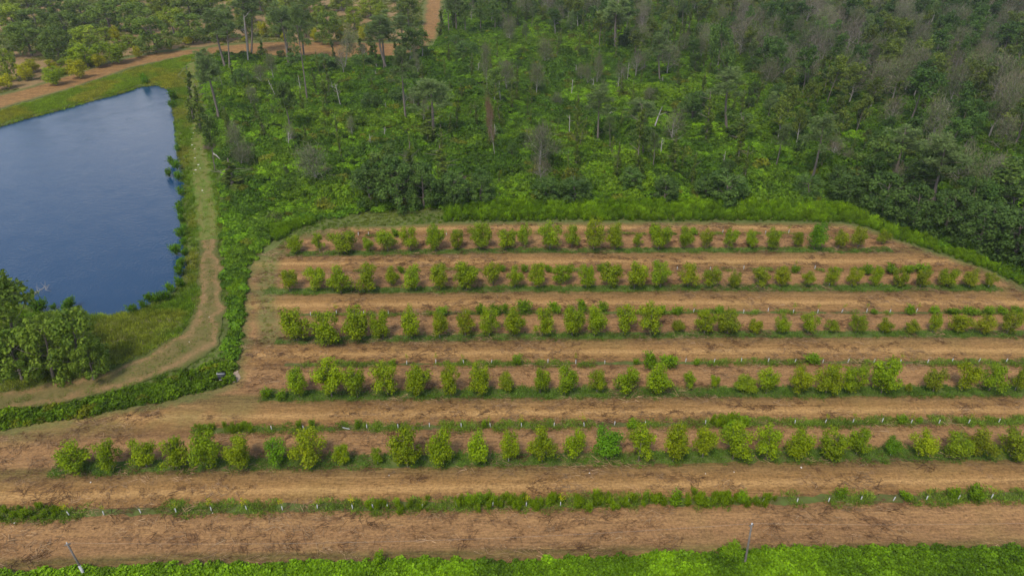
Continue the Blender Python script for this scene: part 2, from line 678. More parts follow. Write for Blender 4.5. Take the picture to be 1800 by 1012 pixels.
def soilmat(name, kind):
    m, N, L = newmat(name)
    geo = N.new('ShaderNodeNewGeometry').outputs['Position']
    mp1 = N.new('ShaderNodeMapping')
    mp1.inputs['Scale'].default_value = (0.11, 1.0, 1.0)
    L.new(geo, mp1.inputs[0])
    streak = noise(N, L, mp1.outputs[0], 1.6, 6, 0.62)
    mp2 = N.new('ShaderNodeMapping')
    mp2.inputs['Scale'].default_value = (0.02, 1.0, 1.0)
    L.new(geo, mp2.inputs[0])
    lines = noise(N, L, mp2.outputs[0], 4.2, 3, 0.6)
    fine = noise(N, L, geo, 3.2, 5, 0.75)
    big = noise(N, L, geo, 0.07, 4, 0.6)
    mid = noise(N, L, geo, 0.55, 5, 0.7, 0.6)
    TAN, STRAW, BROWN, DARK, OLIVE = (0.275, 0.147, 0.049), (0.420, 0.237, 0.086), (0.183, 0.095, 0.035), (0.090, 0.046, 0.021), (0.147, 0.123, 0.030)
    if kind == 'field':
        v = attr(N, 'v').outputs['Fac']
        wob = math_(N, L, 'MULTIPLY_ADD', mid, 0.16, -0.08)
        vv = math_(N, L, 'ADD', v, wob)
        # 0..2 : one young row to the next
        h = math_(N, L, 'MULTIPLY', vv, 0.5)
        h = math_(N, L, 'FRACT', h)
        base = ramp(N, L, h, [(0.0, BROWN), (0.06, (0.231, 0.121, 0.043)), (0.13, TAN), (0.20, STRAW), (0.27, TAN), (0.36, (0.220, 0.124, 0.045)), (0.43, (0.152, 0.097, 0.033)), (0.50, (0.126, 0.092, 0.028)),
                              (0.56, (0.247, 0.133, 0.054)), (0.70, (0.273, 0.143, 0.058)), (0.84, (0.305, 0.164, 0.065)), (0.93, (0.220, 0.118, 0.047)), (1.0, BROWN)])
    else:
        base = ramp(N, L, mid, [(0.35, BROWN), (0.6, TAN)])
    c = mixc(N, L, math_(N, L, 'MULTIPLY_ADD', streak, 3.0, -1.45, clamp=True), base, mixc(N, L, 0.5, base, STRAW))
    # darker clods and dead matter
    d = math_(N, L, 'MULTIPLY_ADD', math_(N, L, 'MULTIPLY', streak, fine), -9.0, 2.15, clamp=True)
    c = mixc(N, L, math_(N, L, 'MULTIPLY', d, 0.5), c, DARK)
    ln = math_(N, L, 'MULTIPLY_ADD', lines, 7.0, -4.1, clamp=True)
    c = mixc(N, L, math_(N, L, 'MULTIPLY', ln, 0.6), c, STRAW)
    ln2 = math_(N, L, 'MULTIPLY_ADD', lines, -7.0, 2.7, clamp=True)
    c = mixc(N, L, math_(N, L, 'MULTIPLY', ln2, 0.6), c, BROWN)
    # thin patches of grass
    gp = math_(N, L, 'MULTIPLY_ADD', big, 5.0, -2.75, clamp=True)
    gp = math_(N, L, 'MULTIPLY', gp, math_(N, L, 'MULTIPLY_ADD', fine, 2.0, -0.5, clamp=True))
    c = mixc(N, L, math_(N, L, 'MULTIPLY', gp, 0.6), c, OLIVE)
    inner = attr(N, 'inner').outputs['Fac']
    e = math_(N, L, 'MULTIPLY_ADD', mid, 3.0, 0.2)
    e = math_(N, L, 'SUBTRACT', e, math_(N, L, 'MULTIPLY', inner, 1.0))
    e = math_(N, L, 'MULTIPLY', e, 0.9, clamp=True)
    c = mixc(N, L, math_(N, L, 'MULTIPLY', e, 0.65 if kind == 'field' else 0.8), c, (0.115, 0.13, 0.035))
    if kind == 'field':
        # short grass left inside the headland turn, marked per vertex
        g = attr(N, 'grassy').outputs['Fac']
        g = math_(N, L, 'MULTIPLY', g, math_(N, L, 'MULTIPLY_ADD', fine, 3.0, -0.85, clamp=True))
        c = mixc(N, L, g, c, (0.13, 0.145, 0.04))
    # flattened stalks: short diagonal fibres in the tyre marks
    mp3 = N.new('ShaderNodeMapping')
    mp3.inputs['Rotation'].default_value = (0, 0, 0.7)
    mp3.inputs['Scale'].default_value = (0.35, 1.6, 1)
    L.new(geo, mp3.inputs[0])
    fib = noise(N, L, mp3.outputs[0], 3.2, 4, 0.7)
    br = math_(N, L, 'MULTIPLY_ADD', fine, 1.5, 0.25)
    br = math_(N, L, 'MULTIPLY', br, math_(N, L, 'MULTIPLY_ADD', fib, 1.5, 0.27))
    br = math_(N, L, 'MULTIPLY', br, math_(N, L, 'MULTIPLY_ADD', big, 0.5, 0.75))
    cc = N.new('ShaderNodeCombineColor')
    for i in range(3):
        L.new(br, cc.inputs[i])
    c = mixc(N, L, 1.0, c, cc.outputs[0], 'MULTIPLY')
    b = N.new('ShaderNodeBsdfPrincipled')
    b.inputs['Roughness'].default_value = 0.95
    b.inputs['Specular IOR Level'].default_value = 0.08
    L.new(c, b.inputs['Base Color'])
    bp = N.new('ShaderNodeBump')
    bp.inputs['Strength'].default_value = 0.8
    bp.inputs['Distance'].default_value = 0.18
    L.new(math_(N, L, 'ADD', fine, streak), bp.inputs['Height'])
    L.new(bp.outputs[0], b.inputs['Normal'])
    L.new(b.outputs[0], N.new('ShaderNodeOutputMaterial').inputs[0])
    return m


def trackmat(name, grassy):
    m, N, L = newmat(name)
    geo = N.new('ShaderNodeNewGeometry').outputs['Position']
    fine = noise(N, L, geo, 3.0, 5, 0.75)
    mid = noise(N, L, geo, 0.45, 6, 0.72)
    s = attr(N, 'inner').outputs['Fac']
    # two wheel ruts a little in from each edge, grass on the crown of the track
    sw = math_(N, L, 'ADD', s, math_(N, L, 'MULTIPLY_ADD', mid, 0.9, -0.45))
    r = ramp(N, L, math_(N, L, 'MULTIPLY', sw, 0.25), [(0.0, 0.0), (0.10, 0.15), (0.22, 0.85), (0.34, 0.85), (0.46, 0.5), (0.58, 0.4), (1.0, 0.4)])
    r = math_(N, L, 'MULTIPLY', r, math_(N, L, 'MULTIPLY_ADD', fine, 1.8, 0.0, clamp=True))
    r = math_(N, L, 'MULTIPLY', r, math_(N, L, 'MULTIPLY_ADD', mid, 3.4, -0.75, clamp=True))
    if grassy:
        r = math_(N, L, 'MULTIPLY', r, 0.45 if grassy else 1.0)
    c = mixc(N, L, r, (0.115, 0.155, 0.026) if grassy else (0.092, 0.100, 0.024), (0.27, 0.155, 0.068))
    br = math_(N, L, 'MULTIPLY_ADD', fine, 1.1, 0.45)
    cc = N.new('ShaderNodeCombineColor')
    for i in range(3):
        L.new(br, cc.inputs[i])
    c = mixc(N, L, 1.0, c, cc.outputs[0], 'MULTIPLY')
    b = N.new('ShaderNodeBsdfPrincipled')
    b.inputs['Roughness'].default_value = 0.95
    b.inputs['Specular IOR Level'].default_value = 0.08
    L.new(c, b.inputs['Base Color'])
    bp = N.new('ShaderNodeBump')
    bp.inputs['Strength'].default_value = 0.6
    bp.inputs['Distance'].default_value = 0.12
    L.new(math_(N, L, 'ADD', fine, mid), bp.inputs['Height'])
    L.new(bp.outputs[0], b.inputs['Normal'])
    L.new(b.outputs[0], N.new('ShaderNodeOutputMaterial').inputs[0])
    return m


def watermat():
    m, N, L = newmat('pond_water')
    geo = N.new('ShaderNodeNewGeometry').outputs['Position']
    n1 = noise(N, L, geo, 2.6, 3, 0.6)
    n2 = noise(N, L, geo, 0.22, 3, 0.5)
    b = N.new('ShaderNodeBsdfPrincipled')
    b.inputs['Base Color'].default_value = (0.006, 0.038, 0.088, 1)
    b.inputs['Roughness'].default_value = 0.10
    b.inputs['IOR'].default_value = 1.333
    bp = N.new('ShaderNodeBump')
    bp.inputs['Strength'].default_value = 0.8
    bp.inputs['Distance'].default_value = 0.08
    h = math_(N, L, 'MULTIPLY', n1, math_(N, L, 'MULTIPLY_ADD', n2, 1.2, 0.3))
    L.new(h, bp.inputs['Height'])
    L.new(bp.outputs[0], b.inputs['Normal'])
    L.new(b.outputs[0], N.new('ShaderNodeOutputMaterial').inputs[0])
    return m


def grassy_zone(X, Y):
    a = segdist(WP([(500, 425), (476, 452), (468, 500), (470, 560), (478, 590)]), X, Y, closed=False)
    g = 1 - sstep(a, 0.8, 2.6)
    b = segdist(WP([(520, 412), (560, 405)]), X, Y, closed=False)
    g = np.maximum(g, 1 - sstep(b, 1.0, 4.0))
    c = segdist(WP([(-300, 815), (0, 770), (120, 752), (330, 735), (430, 720)]), X, Y, closed=False)
    g = np.maximum(g, 0.5 * (1 - sstep(c, 0.0, 3.0)))
    return g * sstep(fbm(X, Y, 3.0, 3), 0.25, 0.55)


build_ground()
fw = WP(FIELD)
fo = patch('field', fw, 0.03, 0.5, soilmat('mown_soil', 'field'), 0.5, 2.5, 1, extra={'v': v_of, 'grassy': grassy_zone})
tag(fo, None, None, kind='structure')
to = patch('path', WP(TRACK), 0.07, 0.4, trackmat('dirt_track', False), 1.3, 3.0, 2, zf=lambda x, y: 0.06 + 0 * x)
tag(to, None, None, kind='structure')
to = patch('grass_path', WP(BANK_TRACK), 0.07, 0.4, trackmat('grass_track', True), 1.1, 3.0, 3, zf=lambda x, y: 0.08 + 0 * x)
tag(to, None, None, kind='structure')
to = patch('dirt_road', WP(FAR_ROAD), 0.1, 0.6, soilmat('road_soil', 'road'), 1.1, 5.0, 4)
tag(to, None, None, kind='structure')
pw = WP(POND)
cen = pw.mean(0)
wo_ = patch('water', cen + (pw - cen) * 1.03, -0.42, 1.5, watermat(), 0.0, 3.0, 5)
wo_.name = 'pond_water'
tag(wo_, None, None, kind='structure')

# ------------------------------------------------------------ scattered growth (nobody could count it)
def shrub_proto(k, r=1.5, h=1.5, n=420, leaf=0.36, mat=None):
    R = np.random.default_rng(100 + k)
    mb = MB()
    lobes = 7
    for j in range(lobes):
        a = R.random() * 6.28
        d = R.random() ** .5 * r * 0.7
        c = np.array([math.cos(a) * d, math.sin(a) * d, h * (0.25 + 0.5 * R.random()) * (1 - 0.4 * d / r)])
        rr = r * (0.35 + 0.25 * R.random())
        nn = n // lobes
        dv = R.normal(size=(nn, 3))
        dv /= np.linalg.norm(dv, axis=1, keepdims=True)
        dv[:, 2] = np.abs(dv[:, 2]) * 1.0 - 0.25
        rad = rr * (0.7 + 0.45 * R.random(nn))[:, None]
        C = c + dv * rad * np.array([1, 1, 0.75])
        Nn = dv + R.normal(size=(nn, 3)) * 0.45 + np.array([0, 0, 0.45])
        mb.leaves(C, Nn, leaf * (0.6 + 0.8 * R.random(nn)), 0.75, np.clip(R.random() * 0.45 + R.random(nn) * 0.55, 0, 1), R)
    return mb.mesh('shrub', [mat or M_shrub_i])


def plume_proto(k, h=1.9, mat=None):
    R = np.random.default_rng(200 + k)
    mb = MB()
    n = 260
    st = R.integers(0, 9, n)
    ang = R.random(9) * 6.28
    off = R.random(9) * 0.45
    hs = h * (0.65 + 0.4 * R.random(9))
    t = R.random(n) ** 0.8
    C = np.stack([np.cos(ang[st]) * off[st] * (0.6 + t), np.sin(ang[st]) * off[st] * (0.6 + t), t * hs[st] * 0.92], 1)
    w = 0.32 * (1 - t) + 0.10
    C[:, :2] += R.normal(size=(n, 2)) * w[:, None] * 0.6
    D = R.normal(size=(n, 3)) * 0.5 + np.array([0, 0, 1.0])
    mb.blades(C, D, 0.35 + 0.25 * R.random(n), 0.10, np.clip(0.25 + 0.55 * t + R.normal(size=n) * 0.15, 0, 1))
    return mb.mesh('plume', [mat or M_weed_i])


def tuft_proto(k, h=0.45, r=0.45, n=60, w=0.07, mat=None):
    R = np.random.default_rng(300 + k)
    mb = MB()
    a = R.random(n) * 6.28
    d = R.random(n) ** .5 * r
    C = np.stack([np.cos(a) * d, np.sin(a) * d, 0 * a - 0.03], 1)
    D = np.stack([np.cos(a) * 0.5, np.sin(a) * 0.5, 0 * a + 1], 1) + R.normal(size=(n, 3)) * 0.35
    mb.blades(C, D, h * (0.5 + 0.8 * R.random(n)), w, np.clip(R.random(n), 0, 1))
    return mb.mesh('tuft', [mat or M_grass_i])


def leafy_proto(k, h=0.6, r=0.5, n=120, leaf=0.2, mat=None):
    R = np.random.default_rng(400 + k)
    mb = MB()
    a = R.random(n) * 6.28
    d = R.random(n) ** .5 * r
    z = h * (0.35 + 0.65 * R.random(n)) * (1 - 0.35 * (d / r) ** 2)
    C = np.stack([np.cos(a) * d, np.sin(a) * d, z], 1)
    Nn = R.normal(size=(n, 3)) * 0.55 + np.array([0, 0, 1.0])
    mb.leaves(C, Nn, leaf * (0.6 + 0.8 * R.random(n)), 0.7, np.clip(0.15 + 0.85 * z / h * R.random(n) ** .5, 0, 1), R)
    return mb.mesh('leafy', [mat or M_weed_i])


def debris_proto(k):
    R = np.random.default_rng(500 + k)
    mb = MB()
    n = 26
    C = np.stack([R.normal(size=n) * 0.5, R.normal(size=n) * 0.22, R.random(n) * 0.06 + 0.02], 1)
    a = R.normal(size=n) * 0.6
    D = np.stack([np.cos(a), np.sin(a), R.normal(size=n) * 0.08], 1)
    mb.blades(C, D, 0.35 + 0.5 * R.random(n), 0.05, R.random(n))
    return mb.mesh('debris', [M_straw_i])


def proto_coll(name, meshes):
    c = bpy.data.collections.new(name)
    for i, me in enumerate(meshes):
        c.objects.link(bpy.data.objects.new('%s_%02d' % (name, i), me))
    return c


def scatter(name, label, cat, pts, coll, nproto, scl, tcol, R=None):
    """one object of many small plants standing at pts"""
    R = R or rng
    n = len(pts)
    me = bpy.data.meshes.new(name)
    me.vertices.add(n)
    me.vertices.foreach_set('co', np.asarray(pts, np.float32).ravel())
    rot = np.zeros((n, 3))
    rot[:, 2] = R.random(n) * 6.283
    rot[:, 0] = R.normal(size=n) * 0.06
    rot[:, 1] = R.normal(size=n) * 0.06
    if cat == 'debris':
        rot[:, 2] = R.normal(size=n) * 0.35 + (R.random(n) > .5) * math.pi
    for k, ty, arr in (('idx', 'INT', R.integers(0, nproto, n)), ('rot', 'FLOAT_VECTOR', rot), ('scl', 'FLOAT_VECTOR', scl), ('tcol', 'FLOAT_VECTOR', tcol)):
        a = me.attributes.new(k, ty, 'POINT')
        a.data.foreach_set('vector' if ty == 'FLOAT_VECTOR' else 'value', np.asarray(arr, np.float32 if ty != 'INT' else np.int32).ravel())
    me.update()
    o = link(name, me)
    ng = bpy.data.node_groups.new('scatter_' + name, 'GeometryNodeTree')
    ng.interface.new_socket('Geometry', in_out='INPUT', socket_type='NodeSocketGeometry')
    ng.interface.new_socket('Geometry', in_out='OUTPUT', socket_type='NodeSocketGeometry')
    gi = ng.nodes.new('NodeGroupInput')
    go = ng.nodes.new('NodeGroupOutput')
    ci = ng.nodes.new('GeometryNodeCollectionInfo')
    ci.inputs['Collection'].default_value = coll
    ci.inputs['Separate Children'].default_value = True
    ci.inputs['Reset Children'].default_value = True
    ip = ng.nodes.new('GeometryNodeInstanceOnPoints')
    ip.inputs['Pick Instance'].default_value = True
    ng.links.new(gi.outputs[0], ip.inputs['Points'])
    ng.links.new(ci.outputs[0], ip.inputs['Instance'])
    for nm, ty, sock in (('idx', 'INT', 'Instance Index'), ('rot', 'FLOAT_VECTOR', 'Rotation'), ('scl', 'FLOAT_VECTOR', 'Scale')):
        na = ng.nodes.new('GeometryNodeInputNamedAttribute')
        na.data_type = ty
        na.inputs['Name'].default_value = nm
        ng.links.new(na.outputs[0], ip.inputs[sock])
    ng.links.new(ip.outputs[0], go.inputs[0])
    md = o.modifiers.new('scatter', 'NODES')
    md.node_group = ng
    tag(o, label, cat, kind='stuff')
    return o


def sample(polyw, dens, R=None, jit=True):
    """points spread evenly over a polygon, dens per square metre"""
    R = R or rng
    s = 1 / math.sqrt(dens)
    lo, hi = polyw.min(0), polyw.max(0)
    lo = np.maximum(lo, [-300, 30])
    hi = np.minimum(hi, [300, 385])
    X, Y = np.meshgrid(np.arange(lo[0], hi[0], s), np.arange(lo[1], hi[1], s))
    X = X.ravel() + (R.random(X.size) - .5) * s * 1.2
    Y = Y.ravel() + (R.random(Y.size) - .5) * s * 1.2
    k = inside(polyw, X, Y)
    X, Y = X[k], Y[k]
    px, py = PROJ(X, Y, 0)
    k = (px > -110) & (px < 1910) & (py > -30) & (py < 1060)
    return X[k], Y[k]


def zsurf(X, Y):
    """ground height for plants"""
    return thicket_height(X, Y)


C_shrub = proto_coll('shrub', [shrub_proto(k, 1.5, (1.2, 1.9, 1.4, 2.3, 1.0, 1.6, 1.3, 2.0)[k], (700, 560, 420, 420, 760, 340, 520, 440)[k], (0.24, 0.28, 0.36, 0.34, 0.22, 0.46, 0.30, 0.36)[k]) for k in range(8)])
C_plume = proto_coll('plume', [plume_proto(k) for k in range(6)])
C_tuft = proto_coll('tuft', [tuft_proto(k) for k in range(6)])
C_leafy = proto_coll('leafy', [leafy_proto(k) for k in range(6)])
C_debris = proto_coll('debris', [debris_proto(k) for k in range(6)])
C_vine = proto_coll('vine', [shrub_proto(20 + k, 1.0, 0.8, 260, 0.30) for k in range(6)])


def s3(a, zz=1.0):
    a = np.asarray(a)
    return np.stack([a, a, a * zz], 1)


# thicket of vines and brush over the cleared wood
X, Y = sample(WP(THICKET), 0.62)
Z = zsurf(X, Y)
edge = sdist(WP(THICKET), X, Y)
n1 = fbm(X, Y, 16, 21)
n2 = fbm(X, Y, 5, 31, 2)
sc = (0.35 + 1.1 * sstep(n2, .25, .75) + 0.25 * rng.random(len(X))) * np.clip(0.45 + edge / 8, 0.45, 1.0)
px, py = PROJ(X, Y, 0)
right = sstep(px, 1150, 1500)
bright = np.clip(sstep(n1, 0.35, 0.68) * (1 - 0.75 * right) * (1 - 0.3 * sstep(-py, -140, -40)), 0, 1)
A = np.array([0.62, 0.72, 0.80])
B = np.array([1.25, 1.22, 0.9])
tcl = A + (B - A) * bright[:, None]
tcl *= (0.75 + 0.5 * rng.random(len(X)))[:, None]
dry = (rng.random(len(X)) < 0.05)
tcl[dry] = np.array([1.5, 1.0, 1.6]) * (0.7 + 0.3 * rng.random((dry.sum(), 1)))
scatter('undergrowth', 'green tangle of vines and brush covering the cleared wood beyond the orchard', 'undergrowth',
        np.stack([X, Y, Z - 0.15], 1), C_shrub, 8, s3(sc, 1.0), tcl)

# small-leaved vine mat filling between the brush
X, Y = sample(WP([p for p in THICKET]), 0.55)
px, py = PROJ(X, Y, 0)
k = (px < 1350) | (py > 250)
X, Y = X[k], Y[k]
n1 = fbm(X, Y, 11, 41)
tcl = (np.array([0.8, 0.95, 0.8]) + np.array([0.6, 0.55, 0.2]) * sstep(n1, 0.3, 0.7)[:, None]) * (0.8 + 0.4 * rng.random((len(X), 1)))
scatter('ground_vines', 'low bright green creeper mat between the brush clumps of the cleared wood', 'vines',
        np.stack([X, Y, zsurf(X, Y) + 0.1], 1), C_vine, 6, s3(0.8 + 0.7 * rng.random(len(X)), 0.8), tcl)

# tall bright weeds between wood and orchard
X, Y = sample(WP(HEDGE), 2.6)
n1 = sstep(fbm(X, Y, 3.2, 51, 2), 0.2, 0.8)
e = np.clip(sdist(WP(HEDGE), X, Y) / 1.5, 0, 1)
px, py = PROJ(X, Y, 0)
sc = (0.35 + 0.5 * n1 + 0.65 * rng.random(len(X)) ** 2) * (0.6 + 0.4 * e) * (1 - 0.2 * sstep(px, 1450, 1600))
tcl = (np.array([0.85, 0.95, 0.8]) + np.array([0.5, 0.42, 0.3]) * n1[:, None]) * (0.65 + 0.6 * rng.random((len(X), 1)))
scatter('tall_weeds', 'band of tall feathery bright green weeds between the orchard and the wood', 'weeds',
        np.stack([X, Y, 0 * X], 1), C_plume, 6, s3(sc), tcl)
# the green tongue west of it
X, Y = sample(WP([(470, 418), (478, 405), (540, 388), (560, 392), (520, 405), (488, 425)]), 3.0)
scatter('tall_weeds', 'short tongue of bright green weeds at the upper left corner of the orchard', 'weeds',
        np.stack([X, Y, 0 * X], 1), C_plume, 6, s3(0.5 + 0.3 * rng.random(len(X))), np.ones((len(X), 3)) * np.array([1.0, 1.05, 0.8]))

# crop in the foreground
X, Y = sample(WP(CROP), 5.0)
px, py = PROJ(X, Y, 0)
n1 = fbm(X, Y, 6, 61) - 0.35 * sstep(px, 1480, 1650) + 0.1
sc = 0.6 + 0.55 * n1 + 0.5 * rng.random(len(X)) ** 2
tcl = 1.25 * (np.array([0.45, 0.52, 0.6]) + np.array([0.6, 0.6, 0.3]) * sstep(n1, 0.2, 0.8)[:, None]) * (0.65 + 0.6 * rng.random((len(X), 1)))
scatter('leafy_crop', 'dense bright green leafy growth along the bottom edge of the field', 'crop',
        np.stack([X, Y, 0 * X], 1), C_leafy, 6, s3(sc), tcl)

# ditch weeds
X, Y = sample(WP(DITCH), 3.6)
n1 = fbm(X, Y, 4, 71)
sc = 0.55 + 0.9 * n1 + 0.2 * rng.random(len(X))
n2 = fbm(X, Y, 2.2, 74)
tcl = (np.array([0.5, 0.58, 0.6]) + np.array([0.65, 0.5, 0.3]) * n1[:, None]) * (0.6 + 0.7 * rng.random((len(X), 1)))
dry = n2 > 0.66
tcl[dry] = tcl[dry] * np.array([1.5, 1.0, 1.6])
k = rng.random(len(X)) < np.where(n2 < 0.35, 0.4, 1.0)
X, Y, sc, tcl = X[k], Y[k], sc[k], tcl[k]
sc = sc * (0.7 + 0.6 * rng.random(len(X)))
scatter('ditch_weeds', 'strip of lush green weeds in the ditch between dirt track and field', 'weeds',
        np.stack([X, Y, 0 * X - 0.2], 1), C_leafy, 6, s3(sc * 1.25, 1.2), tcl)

# strip of weeds between the track and the field's left edge
X, Y = sample(WP([(392, 400), (430, 440), (432, 470), (426, 520), (424, 560), (420, 600), (404, 600), (404, 520), (396, 440)]), 3.0)
n1 = fbm(X, Y, 4, 72)
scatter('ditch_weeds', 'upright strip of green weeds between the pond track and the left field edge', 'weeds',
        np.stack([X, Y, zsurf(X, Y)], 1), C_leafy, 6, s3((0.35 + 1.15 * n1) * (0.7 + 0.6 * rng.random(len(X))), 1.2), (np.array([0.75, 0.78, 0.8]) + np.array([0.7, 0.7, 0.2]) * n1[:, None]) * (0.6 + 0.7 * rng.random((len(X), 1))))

# grass on the banks
BANK_N = [(-120, 232), (0, 222), (60, 206), (150, 181), (220, 163), (250, 152), (275, 148), (300, 157), (312, 130), (345, 95), (300, 106), (240, 120), (180, 140), (100, 166), (0, 196), (-120, 215)]
BANK_E = [(300, 150), (345, 100), (352, 160), (362, 230), (382, 300), (392, 420), (346, 420), (352, 520), (336, 560), (240, 548), (270, 530), (306, 512), (324, 460), (317, 380), (322, 330), (308, 240)]
BANK_S = [(-200, 540), (0, 528), (55, 535), (130, 545), (190, 552), (250, 545), (330, 520), (344, 550), (312, 592), (255, 622), (170, 655), (80, 676), (0, 690), (-200, 720)]
BANK_M = [(405, 600), (425, 620), (410, 645), (330, 655), (240, 682), (130, 708), (200, 690), (330, 645), (385, 606)]
NW = [(500, 416), (520, 404), (560, 385), (640, 372), (780, 364), (782, 392), (700, 396), (610, 400), (548, 408), (510, 428), (488, 440)]
HEADL = [(488, 432), (510, 428), (484, 460), (486, 505), (484, 560), (486, 600), (462, 600), (458, 520), (460, 460)]
for poly, lab, dn, hs, c0, c1 in ((BANK_N, 'lush grass on the far bank of the pond', 2.2, 1.2, (2.5, 1.75, 0.9), (1.7, 1.75, 0.5)),
                              (BANK_E, 'yellow green grass on the right bank of the pond', 2.4, 1.1, (2.1, 1.55, 1.2), (1.3, 1.45, 0.6)),
                              (BANK_S, 'rough grass between the near pond bank and the dirt track', 2.6, 1.1, (2.1, 1.7, 1.2), (1.3, 1.6, 0.6)),
                              (NW, 'short grass strip at the upper left corner of the orchard', 1.6, 0.7, (1.6, 1.35, 1.1), (1.1, 1.25, 0.7)),
                              (HEADL, 'thin grass on the headland turn at the left ends of the rows', 0.9, 0.5, (1.7, 1.4, 1.1), (1.2, 1.3, 0.7)),
                              (BANK_M, 'short grass at the bend of the dirt track beside the ditch', 2.2, 0.7, (1.5, 1.4, 1.0), (1.2, 1.4, 0.7))):
    X, Y = sample(WP(poly), dn)
    n1 = sstep(fbm(X, Y, 7, 9), 0.35, 0.6)
    ps = sdist(pw, X, Y)
    k = (ps < -0.1) & ((sdist(WP(BANK_TRACK), X, Y) + fbm(X, Y, 2, 3) * 2.4 < 1.5) | (rng.random(len(X)) < 0.12)) & (sdist(WP(TRACK), X, Y) + fbm(X, Y, 2, 3) * 2.0 < 1.3)
    X, Y, n1, ps = X[k], Y[k], n1[k], ps[k]
    tcl = (np.array(c0) * (1 - n1[:, None]) + np.array(c1) * n1[:, None]) * (0.75 + 0.5 * rng.random((len(X), 1)))
    scatter('bank_grass', lab, 'grass', np.stack([X, Y, np.where(ps > -1.2, -0.35, 0.0)], 1), C_tuft, 6, s3(hs * (0.6 + 0.6 * rng.random(len(X)))), tcl)

# low grass growing on the tracks, thinner where the wheels run
for poly, lab, dn, c0 in ((TRACK, 'low sparse grass growing on the dirt track beside the pond', 3.2, (1.1, 1.15, 0.8)), (BANK_TRACK, 'low grass covering the lane along the right pond bank', 3.6, (1.25, 1.75, 0.6))):
    X, Y = sample(WP(poly), dn)
    s_ = sdist(WP(poly), X, Y)
    keep = rng.random(len(X)) < np.where((s_ > 0.8) & (s_ < 1.6), 0.12, 0.75) * sstep(fbm(X, Y, 4, 88), 0.25, 0.6) + (0.25 if poly is BANK_TRACK else 0.0)
    X, Y = X[keep], Y[keep]
    scatter('track_grass', lab, 'grass', np.stack([X, Y, 0 * X + 0.05], 1), C_tuft, 6, s3(0.5 + 0.6 * rng.random(len(X)), 0.5),
            np.array(c0) * (0.75 + 0.5 * rng.random((len(X), 1))))

# orchard floor grass in the far orchard
X, Y = sample(WP(ORCH), 0.5)
k = fbm(X, Y * 0.6, 9, 6) > 0.42
X, Y = X[k], Y[k]
scatter('orchard_grass', 'patchy grass under the far trees at the upper left', 'grass', np.stack([X, Y, 0 * X], 1), C_tuft, 6,
        s3(1.0 + 0.6 * rng.random(len(X)), 0.6), np.ones((len(X), 3)) * np.array([1.15, 0.95, 0.8]) * (0.8 + 0.4 * rng.random((len(X), 1))))


# grass strips under each row
def rowpoly(v0, v1, xa, xb, wob=0.0):
    pass


def row_y(i, X):
    r = ROWW[i]
    return np.interp(X, r[:, 0], r[:, 1])


names = ['nearest', 'second', 'third', 'fourth', 'fifth', 'sixth']
